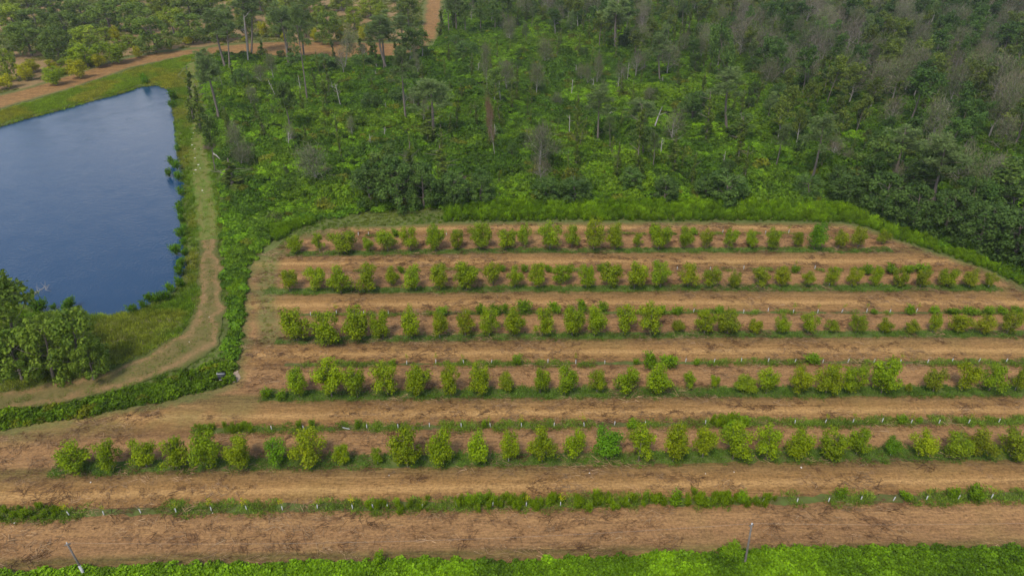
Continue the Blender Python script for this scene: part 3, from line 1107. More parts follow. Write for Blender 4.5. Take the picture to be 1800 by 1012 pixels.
# (row index, x px start, x px end, far half width m, near half width m)
STRIPS = [(1, 95, 2050, 1.55, 0.55), (3, 462, 2050, 1.1, 0.9), (5, 484, 2000, 0.9, 0.8), (7, 466, 1752, 0.9, 0.95), (9, 508, 1566, 0.5, 1.25),
          (0, -60, 2050, 0.9, 0.9), (2, 340, 2050, 0.75, 0.6), (4, 500, 2050, 0.4, 0.6), (6, 520, 1880, 0.35, 0.5), (8, 560, 1600, 0.2, 0.25), (10, 600, 1500, 0.2, 0.2)]
m_strip = plainmat('strip_turf', (0.060, 0.085, 0.018), (0.125, 0.145, 0.034), 1.2, rough=0.95, spec=0.05)
m_strip2 = plainmat('weedy_turf', (0.085, 0.070, 0.025), (0.105, 0.145, 0.030), 0.8, rough=0.95, spec=0.05)
for (ri, xa, xb, hf, hn) in STRIPS:
    ym = ROWS[ri][3][1]
    wa, wb = P(xa, np.interp(xa, [p[0] for p in ROWS[ri]], [p[1] for p in ROWS[ri]]))[0], P(xb, np.interp(xb, [p[0] for p in ROWS[ri]], [p[1] for p in ROWS[ri]]))[0]
    dens = 5.0 if ri < 5 else 3.2
    n = int((wb - wa) * (hf + hn) * dens)
    X = wa + rng.random(n) * (wb - wa)
    t = rng.random(n)
    Y = row_y(ri, X) + (-hn + (hn + hf) * t) + (fbm(X, X * 0, 4, ri) - 0.5) * 0.8
    if ri == 0:      # thick weeds to the right, thin to the left
        px, _ = PROJ(X, Y, 0)
        keep = rng.random(n) < np.where((px < 120) | (px > 720), 1.0, 0.75)
        X, Y = X[keep], Y[keep]
    if ri % 2 == 0:
        keep = fbm(X, Y * 0, 5, 13 + ri) > (0.36 if ri == 0 else 0.33 if ri == 2 else 0.40 if ri in (4, 6) else 0.5)
        X, Y = X[keep], Y[keep]
    n = len(X)
    n1 = fbm(X, Y, 3, 19)
    g = 1.15 * (np.array([0.62, 0.80, 0.6]) + np.array([0.35, 0.35, 0.2]) * n1[:, None]) * (0.75 + 0.5 * rng.random((n, 1)))
    if ri % 2:
        lab = 'short dark green grass strip under the %s row of grown trees' % names[(ri - 1) // 2]
    else:
        lab = 'thin weedy grass strip along the %s row of young guarded trees' % names[ri // 2]
    scatter('grass_strip', lab, 'grass', np.stack([X, Y, 0 * X + 0.03], 1), C_tuft, 6, s3(0.75 + 0.5 * rng.random(n), 0.34 if ri % 2 else 0.5), g * (np.array([1.0, 1.0, 1.0]) if ri % 2 else np.array([1.45, 1.25, 1.2])))
    # the turf sheet below
    xs = np.linspace(wa, wb, 60)
    yc = row_y(ri, xs)
    if ri % 2 or ri <= 6:
        ef = hf * (0.9 if ri % 2 else 0.55)
        en = hn * (0.9 if ri % 2 else 0.55)
        pol = np.concatenate([np.stack([xs, yc + ef], 1), np.stack([xs, yc - en], 1)[::-1]])
        so = patch('turf_strip', pol, 0.045, 0.22, m_strip if ri % 2 else m_strip2, 0.35 if ri % 2 else 0.45, 1.6, ri)
        tag(so, None, None, kind='structure')

# weeds along the two nearest young rows
for ri, spans, dens in ((0, [(0, 110), (640, 720), (720, 760), (800, 1000), (1010, 1370)], 2.6), (2, [(340, 450), (1250, 1310)], 2.6)):
    AX, AY, AS = [], [], []
    for (a, b) in spans:
        ya = np.interp(a, [p[0] for p in ROWS[ri]], [p[1] for p in ROWS[ri]])
        x0, x1 = P(a, ya)[0], P(b, ya)[0]
        n = int((x1 - x0) * 1.3 * dens)
        x = x0 + rng.random(n) * (x1 - x0)
        AX.append(x)
        AY.append(row_y(ri, x) + rng.normal(size=n) * 0.45)
        AS.append(0.45 + 0.35 * fbm(x, x * 0, 2.5, 77) + 0.1 * rng.random(n) + (0.15 if a > 780 else 0))
    X, Y, S = map(np.concatenate, (AX, AY, AS))
    scatter('row_weeds', 'lush bright weeds crowding the %s row of young trees' % names[ri // 2], 'weeds',
            np.stack([X, Y, 0 * X], 1), C_plume, 6, s3(S * 0.72 * (0.7 + 0.6 * rng.random(len(X)))), np.ones((len(X), 3)) * (np.array([1.15, 1.05, 0.8])) * (0.8 + 0.4 * rng.random((len(X), 1))))

# dead stalks and straw lying on the field
X, Y = sample(fw, 0.55)
k = (sdist(fw, X, Y) > 0.6) & (sdist(WP(CROP), X, Y) < -0.3)
X, Y = X[k], Y[k]
k = fbm(X * 0.4, Y, 3.2, 91) > 0.46
X, Y = X[k], Y[k]
n = len(X)
dk = rng.random(n) < 0.5
tcl = np.where(dk[:, None], np.array([0.45, 0.38, 0.34]), np.array([1.0, 1.0, 1.0])) * (0.7 + 0.6 * rng.random((n, 1)))
scatter('dead_stalks', 'dry straw and dark dead stalks lying across the mown field', 'debris',
        np.stack([X, Y, 0 * X + 0.04], 1), C_debris, 6, s3(0.6 + 1.0 * rng.random(n)), tcl)
# ------------------------------------------------------------ tree prototypes
def limb_tree(R, h, spread, n_limb, z0, mb, r0, curve=0.25, sides=5, sub=3):
    """tapered trunk with limbs; returns the tips"""
    top = np.array([R.normal() * 0.02 * h, R.normal() * 0.02 * h, h * 0.82])
    ptsT = [np.zeros(3), np.array([0.01 * h * R.normal(), 0.01 * h * R.normal(), h * 0.3]), top * [1, 1, 0.72], top]
    mb.tube(ptsT, [r0, r0 * 0.8, r0 * 0.45, r0 * 0.12], sides)
    tips = [top]
    for i in range(n_limb):
        f = z0 + (0.92 - z0) * (i + R.random()) / n_limb
        a = i * 2.4 + R.random()
        b = top * [1, 1, 0] * f + np.array([0, 0, h * 0.82 * f])
        L = spread * (1.05 - 0.6 * f) * (0.7 + 0.5 * R.random())
        e = b + np.array([math.cos(a) * L, math.sin(a) * L, h * (0.10 + 0.13 * R.random())])
        m = (b + e) / 2 + np.array([0, 0, -0.02 * h]) + R.normal(size=3) * 0.1
        rr = r0 * 0.45 * (1 - f * 0.6)
        mb.tube([b, m, e], [rr, rr * 0.6, rr * 0.15], 4)
        tips.append(e)
        for j in range(sub):
            q = m + (e - m) * R.random()
            w = q + R.normal(size=3) * L * 0.28 + np.array([0, 0, 0.06 * h])
            mb.tube([q, w], [rr * 0.35, rr * 0.08], 4)
            tips.append(w)
    return tips


def pecan_proto(k):
    """young orchard pecan, 5 m tall: upright lumpy crown reaching nearly to the ground"""
    R = np.random.default_rng(1000 + k)
    w = MB()
    tips = limb_tree(R, 5.0, 1.3, 8, 0.2, w, 0.075, sub=1)
    mb = MB()
    lob = []
    stems = R.integers(2, 4)
    ph = R.random() * 6.28
    for s in range(stems):
        a = ph + s * 6.28 / stems + R.normal() * 0.4
        lean = 0.55 + 0.5 * R.random()
        hh = 5.0 * (0.80 + 0.2 * R.random()) if s else 5.0
        for q in range(5):
            f = 0.25 + 0.68 * (q + R.random() * 0.6) / 5
            d = lean * (0.30 + f * 0.8) * (1 if s or f < .5 else 0.5)
            aa = a + R.normal() * 0.5
            lob.append((np.array([math.cos(aa) * d, math.sin(aa) * d, hh * f * 0.96]), 0.66 * (0.85 + 0.5 * math.sin(f * 3.0)) * 0.68 * (0.75 + 0.5 * R.random())))
    for q in range(6):
        a = R.random() * 6.28
        lob.append((np.array([math.cos(a) * 1.05, math.sin(a) * 1.05, 1.5 + 1.9 * R.random()]), 0.42 + 0.25 * R.random()))
    for c, r in lob:
        n = int(210 * (r / 0.6) ** 2)
        dv = R.normal(size=(n, 3))
        dv /= np.linalg.norm(dv, axis=1, keepdims=True)
        C = c + dv * r * (0.45 + 0.75 * R.random((n, 1)) ** 1.3) * [1, 1, 1.2]
        lt = 0.1 + R.random() * 0.35
        T = np.clip(lt + 0.5 * R.random(n), 0, 1)
        mb.leaves(C, dv + R.normal(size=(n, 3)) * 0.5 + [0, 0, 0.35], 0.175 * (0.6 + 0.8 * R.random(n)), 0.7, T, R)
    V = np.concatenate(mb.V)
    return w.mesh('trunk', [M_bark]), mb.mesh('crown', [M_pecan])


def big_proto(k, mat=None):
    """old broad tree, 9 m tall, dense, lower limbs near the ground"""
    R = np.random.default_rng(1100 + k)
    w = MB()
    tips = limb_tree(R, 9.0, 3.2, 10, 0.2, w, 0.24, sub=2)
    mb = MB()
    for j in range(64):
        a = R.random() * 6.28
        el = R.random() ** 0.8
        zz = 0.9 + 7.4 * el
        rad = 3.5 * math.sqrt(max(0.04, 1 - ((zz - 3.8) / 5.4) ** 2)) * (0.35 + 0.6 * R.random() ** 0.6)
        c = np.array([math.cos(a) * rad, math.sin(a) * rad, zz])
        r = 0.85 * (0.6 + 0.6 * R.random())
        n = 78
        dv = R.normal(size=(n, 3))
        dv /= np.linalg.norm(dv, axis=1, keepdims=True)
        C = c + dv * r * (0.55 + 0.5 * R.random((n, 1)))
        lt = R.random() * 0.45
        mb.leaves(C, dv + R.normal(size=(n, 3)) * 0.5 + [0, 0, 0.35], 0.35 * (0.6 + 0.8 * R.random(n)), 0.7, np.clip(lt + 0.55 * R.random(n), 0, 1), R)
    return w.mesh('trunk', [M_bark]), mb.mesh('crown', [mat or M_forest])


def broad_proto(k):
    """slim forest broadleaf, 13 m: trunk shows low down, open uneven crown"""
    R = np.random.default_rng(1200 + k)
    w = MB()
    tips = limb_tree(R, 13.0, 2.6, 10, 0.38, w, 0.17, sub=2)
    mb = MB()
    tips = [t for t in tips] + [t * [0.6, 0.6, 0.97] for t in tips[::3]]
    for t in tips:
        r = 0.8 * (0.5 + 0.8 * R.random())
        n = int(52 * r / 0.8)
        dv = R.normal(size=(n, 3))
        dv /= np.linalg.norm(dv, axis=1, keepdims=True)
        C = t + dv * r * (0.35 + 0.8 * R.random((n, 1))) * [1.1, 1.1, 0.95]
        lt = R.random() * 0.5
        mb.leaves(C, dv + R.normal(size=(n, 3)) * 0.6 + [0, 0, 0.35], 0.44 * (0.55 + 0.8 * R.random(n)), 0.65, np.clip(lt + 0.5 * R.random(n), 0, 1), R)
    return w.mesh('trunk', [M_palebark if k % 3 == 0 else M_bark]), mb.mesh('crown', [M_forest])


def pine_proto(k):
    """tall pine, 17 m, bare pole with a flat open crown"""
    R = np.random.default_rng(1300 + k)
    w = MB()
    h = 17.0
    bend = R.normal(size=2) * 0.35
    pts = [np.array([bend[0] * math.sin(f * 3), bend[1] * math.sin(f * 2.4), h * f]) for f in np.linspace(0, 0.97, 7)]
    w.tube(pts, np.linspace(0.23, 0.06, 7), 6)
    mb = MB()
    for j in range(17):
        f = 0.60 + 0.39 * (j + R.random()) / 17
        b = np.array([bend[0] * math.sin(f * 3), bend[1] * math.sin(f * 2.4), h * f * 0.98])
        a = j * 2.4 + R.random()
        L = (3.0 * (1.12 - f) / 0.5) ** 0.8 * (0.5 + 0.6 * R.random()) + 0.35
        e = b + np.array([math.cos(a) * L, math.sin(a) * L, 0.5 + 0.6 * R.random()])
        w.tube([b, (b + e) / 2 + [0, 0, -0.12], e], [0.055, 0.04, 0.015], 4)
        for q in range(3):
            c = b + (e - b) * (0.5 + 0.25 * q) + R.normal(size=3) * 0.3
            n = 60
            dv = R.normal(size=(n, 3))
            dv /= np.linalg.norm(dv, axis=1, keepdims=True)
            C = c + dv * 0.22
            mb.blades(C, dv + [0, 0, 0.5], 0.40 + 0.35 * R.random(n), 0.13, np.clip(0.2 + 0.6 * R.random(n) + 0.2 * (j / 17), 0, 1))
    for j in range(6):
        f = 0.25 + 0.35 * R.random()
        a = R.random() * 6.28
        b = np.array([bend[0] * math.sin(f * 3), bend[1] * math.sin(f * 2.4), h * f * 0.98])
        w.tube([b, b + [math.cos(a) * 0.9, math.sin(a) * 0.9, 0.1]], [0.04, 0.015], 4)
    return w.mesh('trunk', [M_bark]), mb.mesh('crown', [M_pine])


def bare_proto(k, dead=False):
    """leafless tree, 11 m: pale trunk and a haze of twigs"""
    R = np.random.default_rng(1400 + k)
    w = MB()
    h = 11.0
    tips = limb_tree(R, h, 2.6, 13, 0.30, w, 0.20, sub=4)
    mb = MB()
    for t in tips:
        n = 15
        C = t + R.normal(size=(n, 3)) * [0.75, 0.75, 0.8]
        D = R.normal(size=(n, 3)) * 0.55 + (t - np.array([0, 0, h * 0.45])) / 3.5 + [0, 0, 0.4]
        mb.blades(C, D, 0.6 + 0.8 * R.random(n), 0.06, np.clip(R.random(n), 0, 1))
        if dead or k % 4 != 1:
            n = 26
            C = t + R.normal(size=(n, 3)) * [0.7, 0.7, 0.6]
            mb.leaves(C, R.normal(size=(n, 3)) + [0, 0, .4], 0.26, 0.7, 2 + R.random(n), R)
    return w.mesh('trunk', [M_palebark]), mb.mesh('twigs' if not dead else 'crown', [M_dead if dead else M_twig])


def vine_proto(k):
    """dead trunk wrapped in creeper, 10 m: a leafy column with a ragged outline"""
    R = np.random.default_rng(1500 + k)
    w = MB()
    h = 10.0
    lean = R.normal(size=2) * 0.03
    w.tube([(0, 0, 0), (lean[0] * 5, lean[1] * 5, h * .5), (lean[0] * 10, lean[1] * 10, h * (1.0 + 0.12 * R.random()))], [0.18, 0.13, 0.05], 5)
    mb = MB()
    for j in range(26):
        f = j / 26
        a = R.random() * 6.28
        wd = (0.75 + 0.35 * math.sin(f * 9 + k)) * (1.15 - 0.65 * f) * (0.7 + 0.5 * R.random())
        c = np.array([lean[0] * h * f + math.cos(a) * wd * 0.5, lean[1] * h * f + math.sin(a) * wd * 0.5, h * f])
        n = int(40 + 30 * wd)
        dv = R.normal(size=(n, 3))
        dv /= np.linalg.norm(dv, axis=1, keepdims=True)
        C = c + dv * wd * 0.75 * (0.5 + 0.6 * R.random((n, 1))) * [1, 1, 0.9]
        lt = R.random() * 0.4
        mb.leaves(C, dv + R.normal(size=(n, 3)) * 0.5 + [0, 0, 0.3], 0.34 * (0.6 + 0.8 * R.random(n)), 0.75, np.clip(lt + 0.6 * R.random(n), 0, 1), R)
    for j in range(5):
        f = 0.4 + 0.55 * R.random()
        a = R.random() * 6.28
        b = np.array([lean[0] * h * f, lean[1] * h * f, h * f])
        w.tube([b, b + [math.cos(a) * 1.7, math.sin(a) * 1.7, 0.9]], [0.05, 0.015], 4)
    return w.mesh('trunk', [M_bark]), mb.mesh('creeper', [M_forest])


def snag_proto(k):
    """broken dead trunk, 8 m, with a few stubs"""
    R = np.random.default_rng(1600 + k)
    w = MB()
    h = 8.0
    b1 = R.normal(size=2) * 0.2
    w.tube([(0, 0, 0), (b1[0], b1[1], h * .4), (b1[0] * 1.6, b1[1] * 1.6, h * .8), (b1[0] * 2.2, b1[1] * 2.2, h)], [0.17, 0.14, 0.10, 0.05], 6)
    s = MB()
    for j in range(5 + 2 * (k % 2)):
        f = 0.45 + 0.5 * R.random()
        a = R.random() * 6.28
        b = np.array([b1[0] * 2 * f, b1[1] * 2 * f, h * f])
        L = 0.6 + 1.3 * R.random()
        e = b + [math.cos(a) * L, math.sin(a) * L, 0.5 + 0.8 * R.random()]
        s.tube([b, (b + e) / 2 + R.normal(size=3) * 0.08, e], [0.05, 0.035, 0.012], 4)
        s.tube([(b + e) / 2, (b + e) / 2 + R.normal(size=3) * 0.4 + [0, 0, .3]], [0.03, 0.01], 4)
    return w.mesh('trunk', [M_palebark]), s.mesh('branch', [M_palebark])


def bush_proto(k):
    """multi stemmed weed bush, 1.6 m"""
    R = np.random.default_rng(1700 + k)
    w = MB()
    mb = MB()
    for j in range(7):
        a = R.random() * 6.28
        hh = 1.6 * (0.7 + 0.3 * R.random())
        d = 0.55 * R.random() + 0.1
        e = np.array([math.cos(a) * d, math.sin(a) * d, hh])
        w.tube([(0, 0, 0), e * [0.45, 0.45, 0.6], e], [0.025, 0.018, 0.006], 4)
        n = 70
        t = 0.3 + 0.7 * R.random(n)
        C = e * t[:, None] * [1, 1, 1] + R.normal(size=(n, 3)) * 0.16
        D = R.normal(size=(n, 3)) * 0.6 + [0, 0, 0.8]
        mb.blades(C, D, 0.2 + 0.2 * R.random(n), 0.10, np.clip(0.2 + 0.6 * t + R.normal(size=n) * 0.1, 0, 1))
    return w.mesh('stems', [M_bark]), mb.mesh('foliage', [M_pecan])


PECAN = [pecan_proto(k) for k in range(14)]
BIG = [big_proto(k) for k in range(7)]
BROAD = [broad_proto(k) for k in range(9)]
PINE = [pine_proto(k) for k in range(6)]
BARE = [bare_proto(k) for k in range(8)]
DEADC = [bare_proto(30 + k, True) for k in range(2)]
VINE = [vine_proto(k) for k in range(8)]
SNAG = [snag_proto(k) for k in range(6)]
BUSH = [bush_proto(k) for k in range(5)]


def me_height(me):
    return max(v.co.z for v in me.vertices)


def me_dims(me):
    c = np.zeros(len(me.vertices) * 3)
    me.vertices.foreach_get('co', c)
    c = c.reshape(-1, 3)
    return c


_dim = {}


def dims(pair):
    k = pair[1].name
    if k not in _dim:
        c = np.concatenate([me_dims(pair[0]), me_dims(pair[1])])
        cc = me_dims(pair[1])
        _dim[k] = (np.percentile(cc[:, 2], 99.5), 0.5 * (np.percentile(cc[:, 0], 98.5) - np.percentile(cc[:, 0], 1.5) + np.percentile(cc[:, 1], 98.5) - np.percentile(cc[:, 1], 1.5)))
        if 'branch' in k:
            _dim[k] = (c[:, 2].max(), 1.0)
    return _dim[k]


USED = set()


ONES = ['zero', 'one', 'two', 'three', 'four', 'five', 'six', 'seven', 'eight', 'nine', 'ten', 'eleven', 'twelve', 'thirteen', 'fourteen', 'fifteen', 'sixteen', 'seventeen', 'eighteen', 'nineteen']
TENS = ['', '', 'twenty', 'thirty', 'forty', 'fifty', 'sixty', 'seventy', 'eighty', 'ninety']


def numw(n):
    n = max(0, n)
    if n < 20:
        return ONES[n]
    if n >= 100:
        return 'hundred'
    return TENS[n // 10] + ('-' + ONES[n % 10] if n % 10 else '')


def place_words(x, y, z):
    """where in the photograph: words no other thing has"""
    px, py = PROJ(x, y, z)
    a2 = px / 9.0
    b2 = max(0, py / 5.06)
    best = None
    a2 = min(a2, 199)
    for da, db in sorted([(i, j) for i in range(-14, 15) for j in range(-14, 15)], key=lambda t: t[0] ** 2 + t[1] ** 2 + 2 * ((int(round(a2)) + t[0]) % 2) + 2 * ((int(round(b2)) + t[1]) % 2)):
        ia, ib = int(round(a2)) + da, int(round(b2)) + db
        if ia < 0 or ib < 0 or ia > 199:
            continue
        if ib > 20 and (ia % 2 or ib % 2) and not (da == 0 and db == 0 and False):
            continue
        if ia % 2 and ib % 2:
            continue
        if (ia, ib) not in USED:
            best = (ia, ib)
            break
    if best is None:
        best = (int(a2), int(b2))
    USED.add(best)
    f = lambda q: numw(q // 2) + (' and a half' if q % 2 else '')
    return '%s percent across, %s percent down the photo' % (f(best[0]), f(best[1]))


def plant(name, cat, pair, parts, x, y, z, sxy, sz, color, label, group, rz=None, lean=(0, 0)):
    root = bpy.data.objects.new(name, None)
    root.empty_display_size = 0.3
    COL.objects.link(root)
    root.location = (x, y, z)
    root.rotation_euler = (lean[0], lean[1], random.random() * 6.283 if rz is None else rz)
    root.scale = (sxy, sxy, sz)
    tag(root, label, cat, group)
    for nm, me in zip(parts, pair):
        o = bpy.data.objects.new(nm, me)
        COL.objects.link(o)
        o.parent = root
        o.color = (*color, 1)
    return root


ORD = ['zeroth', 'first', 'second', 'third', 'fourth', 'fifth', 'sixth', 'seventh', 'eighth', 'ninth', 'tenth', 'eleventh', 'twelfth', 'thirteenth', 'fourteenth',
       'fifteenth', 'sixteenth', 'seventeenth', 'eighteenth', 'nineteenth', 'twentieth'] + ['twenty-' + s for s in
       ('first', 'second', 'third', 'fourth', 'fifth', 'sixth', 'seventh', 'eighth', 'ninth')] + ['thirtieth', 'thirty-first', 'thirty-second', 'thirty-third', 'thirty-fourth', 'thirty-fifth']
GREEN = (0.97, 0.96, 0.42)
DGREEN = (0.55, 0.85, 1.0)
YEL = (1.08, 0.95, 0.45)
OLV = (0.90, 0.80, 0.9)
# the grown rows: (left, right, top, foot) in photograph pixels, colour mark
TREES = {
    1: [(95, 150, 780, 829), (165, 208, 776, 826), (227, 268, 775, 822), (276, 322, 770, 824), (330, 390, 766, 822), (396, 442, 768, 820), (461, 503, 770, 818, 'd'), (513, 568, 761, 820, 'y'),
        (585, 614, 781, 816, 'y'), (652, 672, 787, 815), (683, 742, 759, 822), (753, 802, 755, 816), (820, 862, 757, 815), (876, 912, 756, 813), (930, 978, 751, 813), (993, 1030, 755, 808),
        (1044, 1094, 753, 808, 'd'), (1103, 1152, 748, 812, 'y'), (1167, 1212, 748, 812, 'y'), (1222, 1260, 750, 805, 'y'), (1265, 1328, 748, 808), (1332, 1378, 752, 808), (1385, 1432, 756, 808, 'y'),
        (1440, 1492, 757, 807), (1493, 1535, 757, 800), (1560, 1584, 769, 802, 'd'), (1605, 1646, 755, 802, 'y'), (1657, 1710, 762, 805, 'o'), (1702, 1755, 757, 802, 'o'), (1762, 1815, 760, 803, 'o')],
    3: [(502, 538, 648, 699), (553, 600, 632, 698), (602, 645, 641, 700), (653, 702, 640, 695), (711, 755, 641, 696), (773, 808, 640, 697, 'y'), (822, 860, 639, 694, 'y'), (876, 905, 655, 686, 'o'),
        (934, 966, 645, 692), (975, 1015, 643, 695), (1034, 1068, 648, 690, 'y'), (1084, 1124, 647, 692), (1132, 1178, 642, 692), (1199, 1222, 653, 684), (1249, 1265, 659, 683), (1290, 1328, 663, 686, 'o'),
        (1335, 1373, 645, 693), (1388, 1429, 645, 693, 'y'), (1438, 1483, 642, 692, 'y'), (1485, 1528, 640, 692), (1535, 1588, 634, 692), (1592, 1604, 673, 690, 'o'), (1632, 1668, 646, 690, 'o'),
        (1682, 1722, 637, 688, 'y'), (1727, 1776, 639, 688), (1783, 1812, 640, 688, 'o')],
    5: [(490, 541, 543, 600), (545, 597, 550, 607), (600, 647, 540, 597), (653, 687, 546, 597), (703, 738, 537, 597), (754, 787, 547, 596), (799, 835, 543, 592, 'y'), (843, 876, 540, 592), (882, 920, 543, 590),
        (938, 970, 538, 592), (989, 1026, 540, 592), (1028, 1066, 538, 592), (1080, 1118, 535, 588), (1124, 1170, 534, 590, 'y'), (1181, 1204, 562, 584, 'o'), (1225, 1260, 542, 588), (1262, 1304, 548, 588, 'o'),
        (1320, 1341, 561, 589, 'y'), (1363, 1389, 552, 587), (1409, 1442, 549, 587), (1453, 1476, 561, 584, 'o'), (1497, 1524, 551, 587, 'o'), (1545, 1569, 560, 586, 'o'), (1595, 1618, 561, 586, 'o'),
        (1635, 1658, 551, 586, 'y'), (1674, 1708, 551, 587, 'y'), (1717, 1750, 552, 588, 'o'), (1764, 1798, 545, 588, 'o')],
    7: [(487, 523, 472, 513), (531, 573, 468, 512), (574, 617, 467, 517), (623, 665, 465, 513), (673, 700, 469, 503), (711, 747, 464, 512), (753, 788, 464, 510), (797, 840, 459, 512), (850, 884, 458, 503),
        (891, 919, 467, 508), (929, 960, 460, 507, 'y'), (973, 1008, 462, 501), (1016, 1046, 464, 507), (1059, 1096, 462, 507), (1098, 1138, 458, 509), (1143, 1184, 460, 507), (1195, 1230, 460, 506, 'y'),
        (1237, 1268, 468, 507, 'o'), (1281, 1302, 476, 507, 'o'), (1320, 1352, 470, 506, 'o'), (1361, 1390, 469, 504, 'y'), (1411, 1432, 476, 504, 'o'), (1451, 1475, 467, 505), (1490, 1515, 469, 505, 'y'),
        (1532, 1553, 466, 505), (1570, 1597, 470, 506, 'o'), (1613, 1636, 472, 507, 'o'), (1657, 1688, 472, 506, 'o'), (1696, 1726, 472, 506, 'o'), (1733, 1754, 479, 506, 'o')],
    9: [(504, 533, 412, 447), (548, 570, 407, 445), (580, 625, 407, 447, 'o'), (634, 655, 416, 443), (661, 697, 402, 443), (703, 737, 397, 442), (747, 781, 392, 443), (792, 816, 403, 440, 'o'), (824, 861, 390, 440),
        (873, 903, 402, 440), (911, 935, 390, 437), (947, 988, 389, 440), (992, 1020, 392, 437), (1027, 1065, 384, 441), (1068, 1099, 390, 441), (1114, 1133, 409, 437), (1141, 1180, 395, 440), (1190, 1220, 398, 438),
        (1232, 1256, 400, 439, 'o'), (1272, 1297, 400, 439), (1311, 1333, 404, 437), (1347, 1373, 400, 440), (1393, 1412, 406, 435, 'o'), (1420, 1457, 391, 440, 'd'), (1466, 1491, 402, 438, 'o'),
        (1499, 1528, 400, 437, 'o'), (1544, 1567, 402, 431, 'y')],
}
guard_me = MB()
guard_me.tube([(0, 0, 0), (0, 0, 0.68)], [0.06, 0.055], 6)
guard_me = guard_me.mesh('guard', [M_guard])
WORD = {'g': 'green', 'd': 'deep green', 'y': 'yellowish green', 'o': 'dull olive'}
CM = {'g': GREEN, 'd': DGREEN, 'y': YEL, 'o': OLV}
for ri in (1, 3, 5, 7, 9):
    for i, t in enumerate(TREES[ri]):
        l, r, top, foot = t[:4]
        cm = t[4] if len(t) > 4 else 'g'
        foot_y = foot - 1.5
        b = P((l + r) / 2, foot_y)
        # crown centre stands over the foot: correct the lean of verticals
        h = max(0.8, height_at(b, top + 2))
        s = mpp(foot) / (1 - 0.5 * h / H)
        # shift foot so that the crown, not the foot, is centred where the photograph has it
        qx, qy = PROJ(b[0], b[1], h * 0.6)
        b = P((l + r) / 2 - (qx - (l + r) / 2), foot_y)
        pr = PECAN[(i * 5 + ri * 3) % len(PECAN)]
        ph, pw_ = dims(pr)
        wdt = (r - l) * mpp(foot) * (1 - 0.55 * h / H)
        jit = np.array([1 + random.uniform(-.06, .06), 1 + random.uniform(-.06, .06), 1.0])
        size = 'big' if (r - l) * mpp(foot) > 3.4 else 'small' if (r - l) * mpp(foot) < 2.0 else 'medium'
        lab = '%s %s pecan tree, %s from the left in the %s row of grown trees' % (size, WORD[cm], ORD[i + 1], names[(ri - 1) // 2] if ri > 1 else 'nearest')
        root = plant('pecan_tree', 'tree', pr, ('trunk', 'crown'), b[0], b[1], 0, wdt / pw_ * 0.90 * (0.94 + 0.12 * random.random()), h / ph, np.array(CM[cm]) * jit, lab, 'grown pecan trees in the orchard rows')
        g = link('tree_guard', guard_me, root)
        g.scale = (pw_ / wdt * 0.85, pw_ / wdt * 0.85, ph / h * 0.9)

# the young rows: white guards with a thin sapling
YOUNG = {
    0: [(122, 'y'), (183, 'o'), (248, ''), (310, 'o'), (372, 'y'), (434, 'y'), (497, 'y'), (558, 'o'), (620, 'y'), (656, 'g'), (681, ''), (742, 'o'), (803, ''), (866, 'g'), (925, 'y'), (985, 'y'), (1104, 'o'), (1165, ''),
        (1285, ''), (1340, ''), (1401, ''), (1456, ''), (1513, 'o'), (1570, ''), (1628, 'o'), (1684, ''), (1742, 'o')],
    2: [(478, ''), (534, ''), (645, ''), (700, ''), (755, ''), (811, ''), (862, 'o'), (917, 'y'), (974, ''), (1027, 'y'), (1080, ''), (1134, ''), (1240, ''), (1397, ''), (1450, 'o'), (1499, 'o'), (1550, ''), (1601, 'o'),
        (1650, ''), (1702, 'o'), (1755, '')],
    4: [(715, 'o'), (766, 'o'), (815, 'o'), (864, ''), (914, ''), (963, ''), (1012, 'o'), (1063, ''), (1205, ''), (1255, ''), (1303, ''), (1350, ''), (1397, ''), (1446, ''), (1490, ''), (1536, ''), (1582, 'o'), (1630, ''), (1673, ''),
        (1720, ''), (1768, '')],
    6: [(546, ''), (592, 'y'), (640, ''), (683, ''), (819, ''), (1219, 'o'), (1307, ''), (1350, ''), (1394, 'g'), (1437, 'o'), (1479, 'o'), (1523, 'o'), (1564, ''), (1610, 'o')],
    8: [(648, 'o'), (1190, ''), (1248, ''), (1307, ''), (1395, 'o'), (1432, '')],
    10: [(630, 'g'), (648, 'o'), (785, ''), (1270, ''), (1345, ''), (1386, 'o')],
}
sap_tuft = []
for k in range(4):
    R = np.random.default_rng(2000 + k)
    m1 = MB()
    m1.tube([(0, 0, 0.6), (0.02, 0.02, 1.1), (0.0, 0.05, 1.75)], [0.022, 0.018, 0.008], 4)
    m2 = MB()
    n = 46
    C = np.array([0, 0, 1.5]) + R.normal(size=(n, 3)) * [0.17, 0.17, 0.24]
    m2.leaves(C, R.normal(size=(n, 3)) + [0, 0, .4], 0.17, 0.7, 0.4 + 0.6 * R.random(n), R)
    m3 = MB()
    m3.tube([(0, 0, 0.6), (0.02, 0.02, 1.0), (0.05, 0.0, 1.35)], [0.018, 0.014, 0.006], 4)
    sap_tuft.append((m1.mesh('stem', [M_bark]), m2.mesh('leaves', [M_pecan]), m3.mesh('stem', [M_bark])))
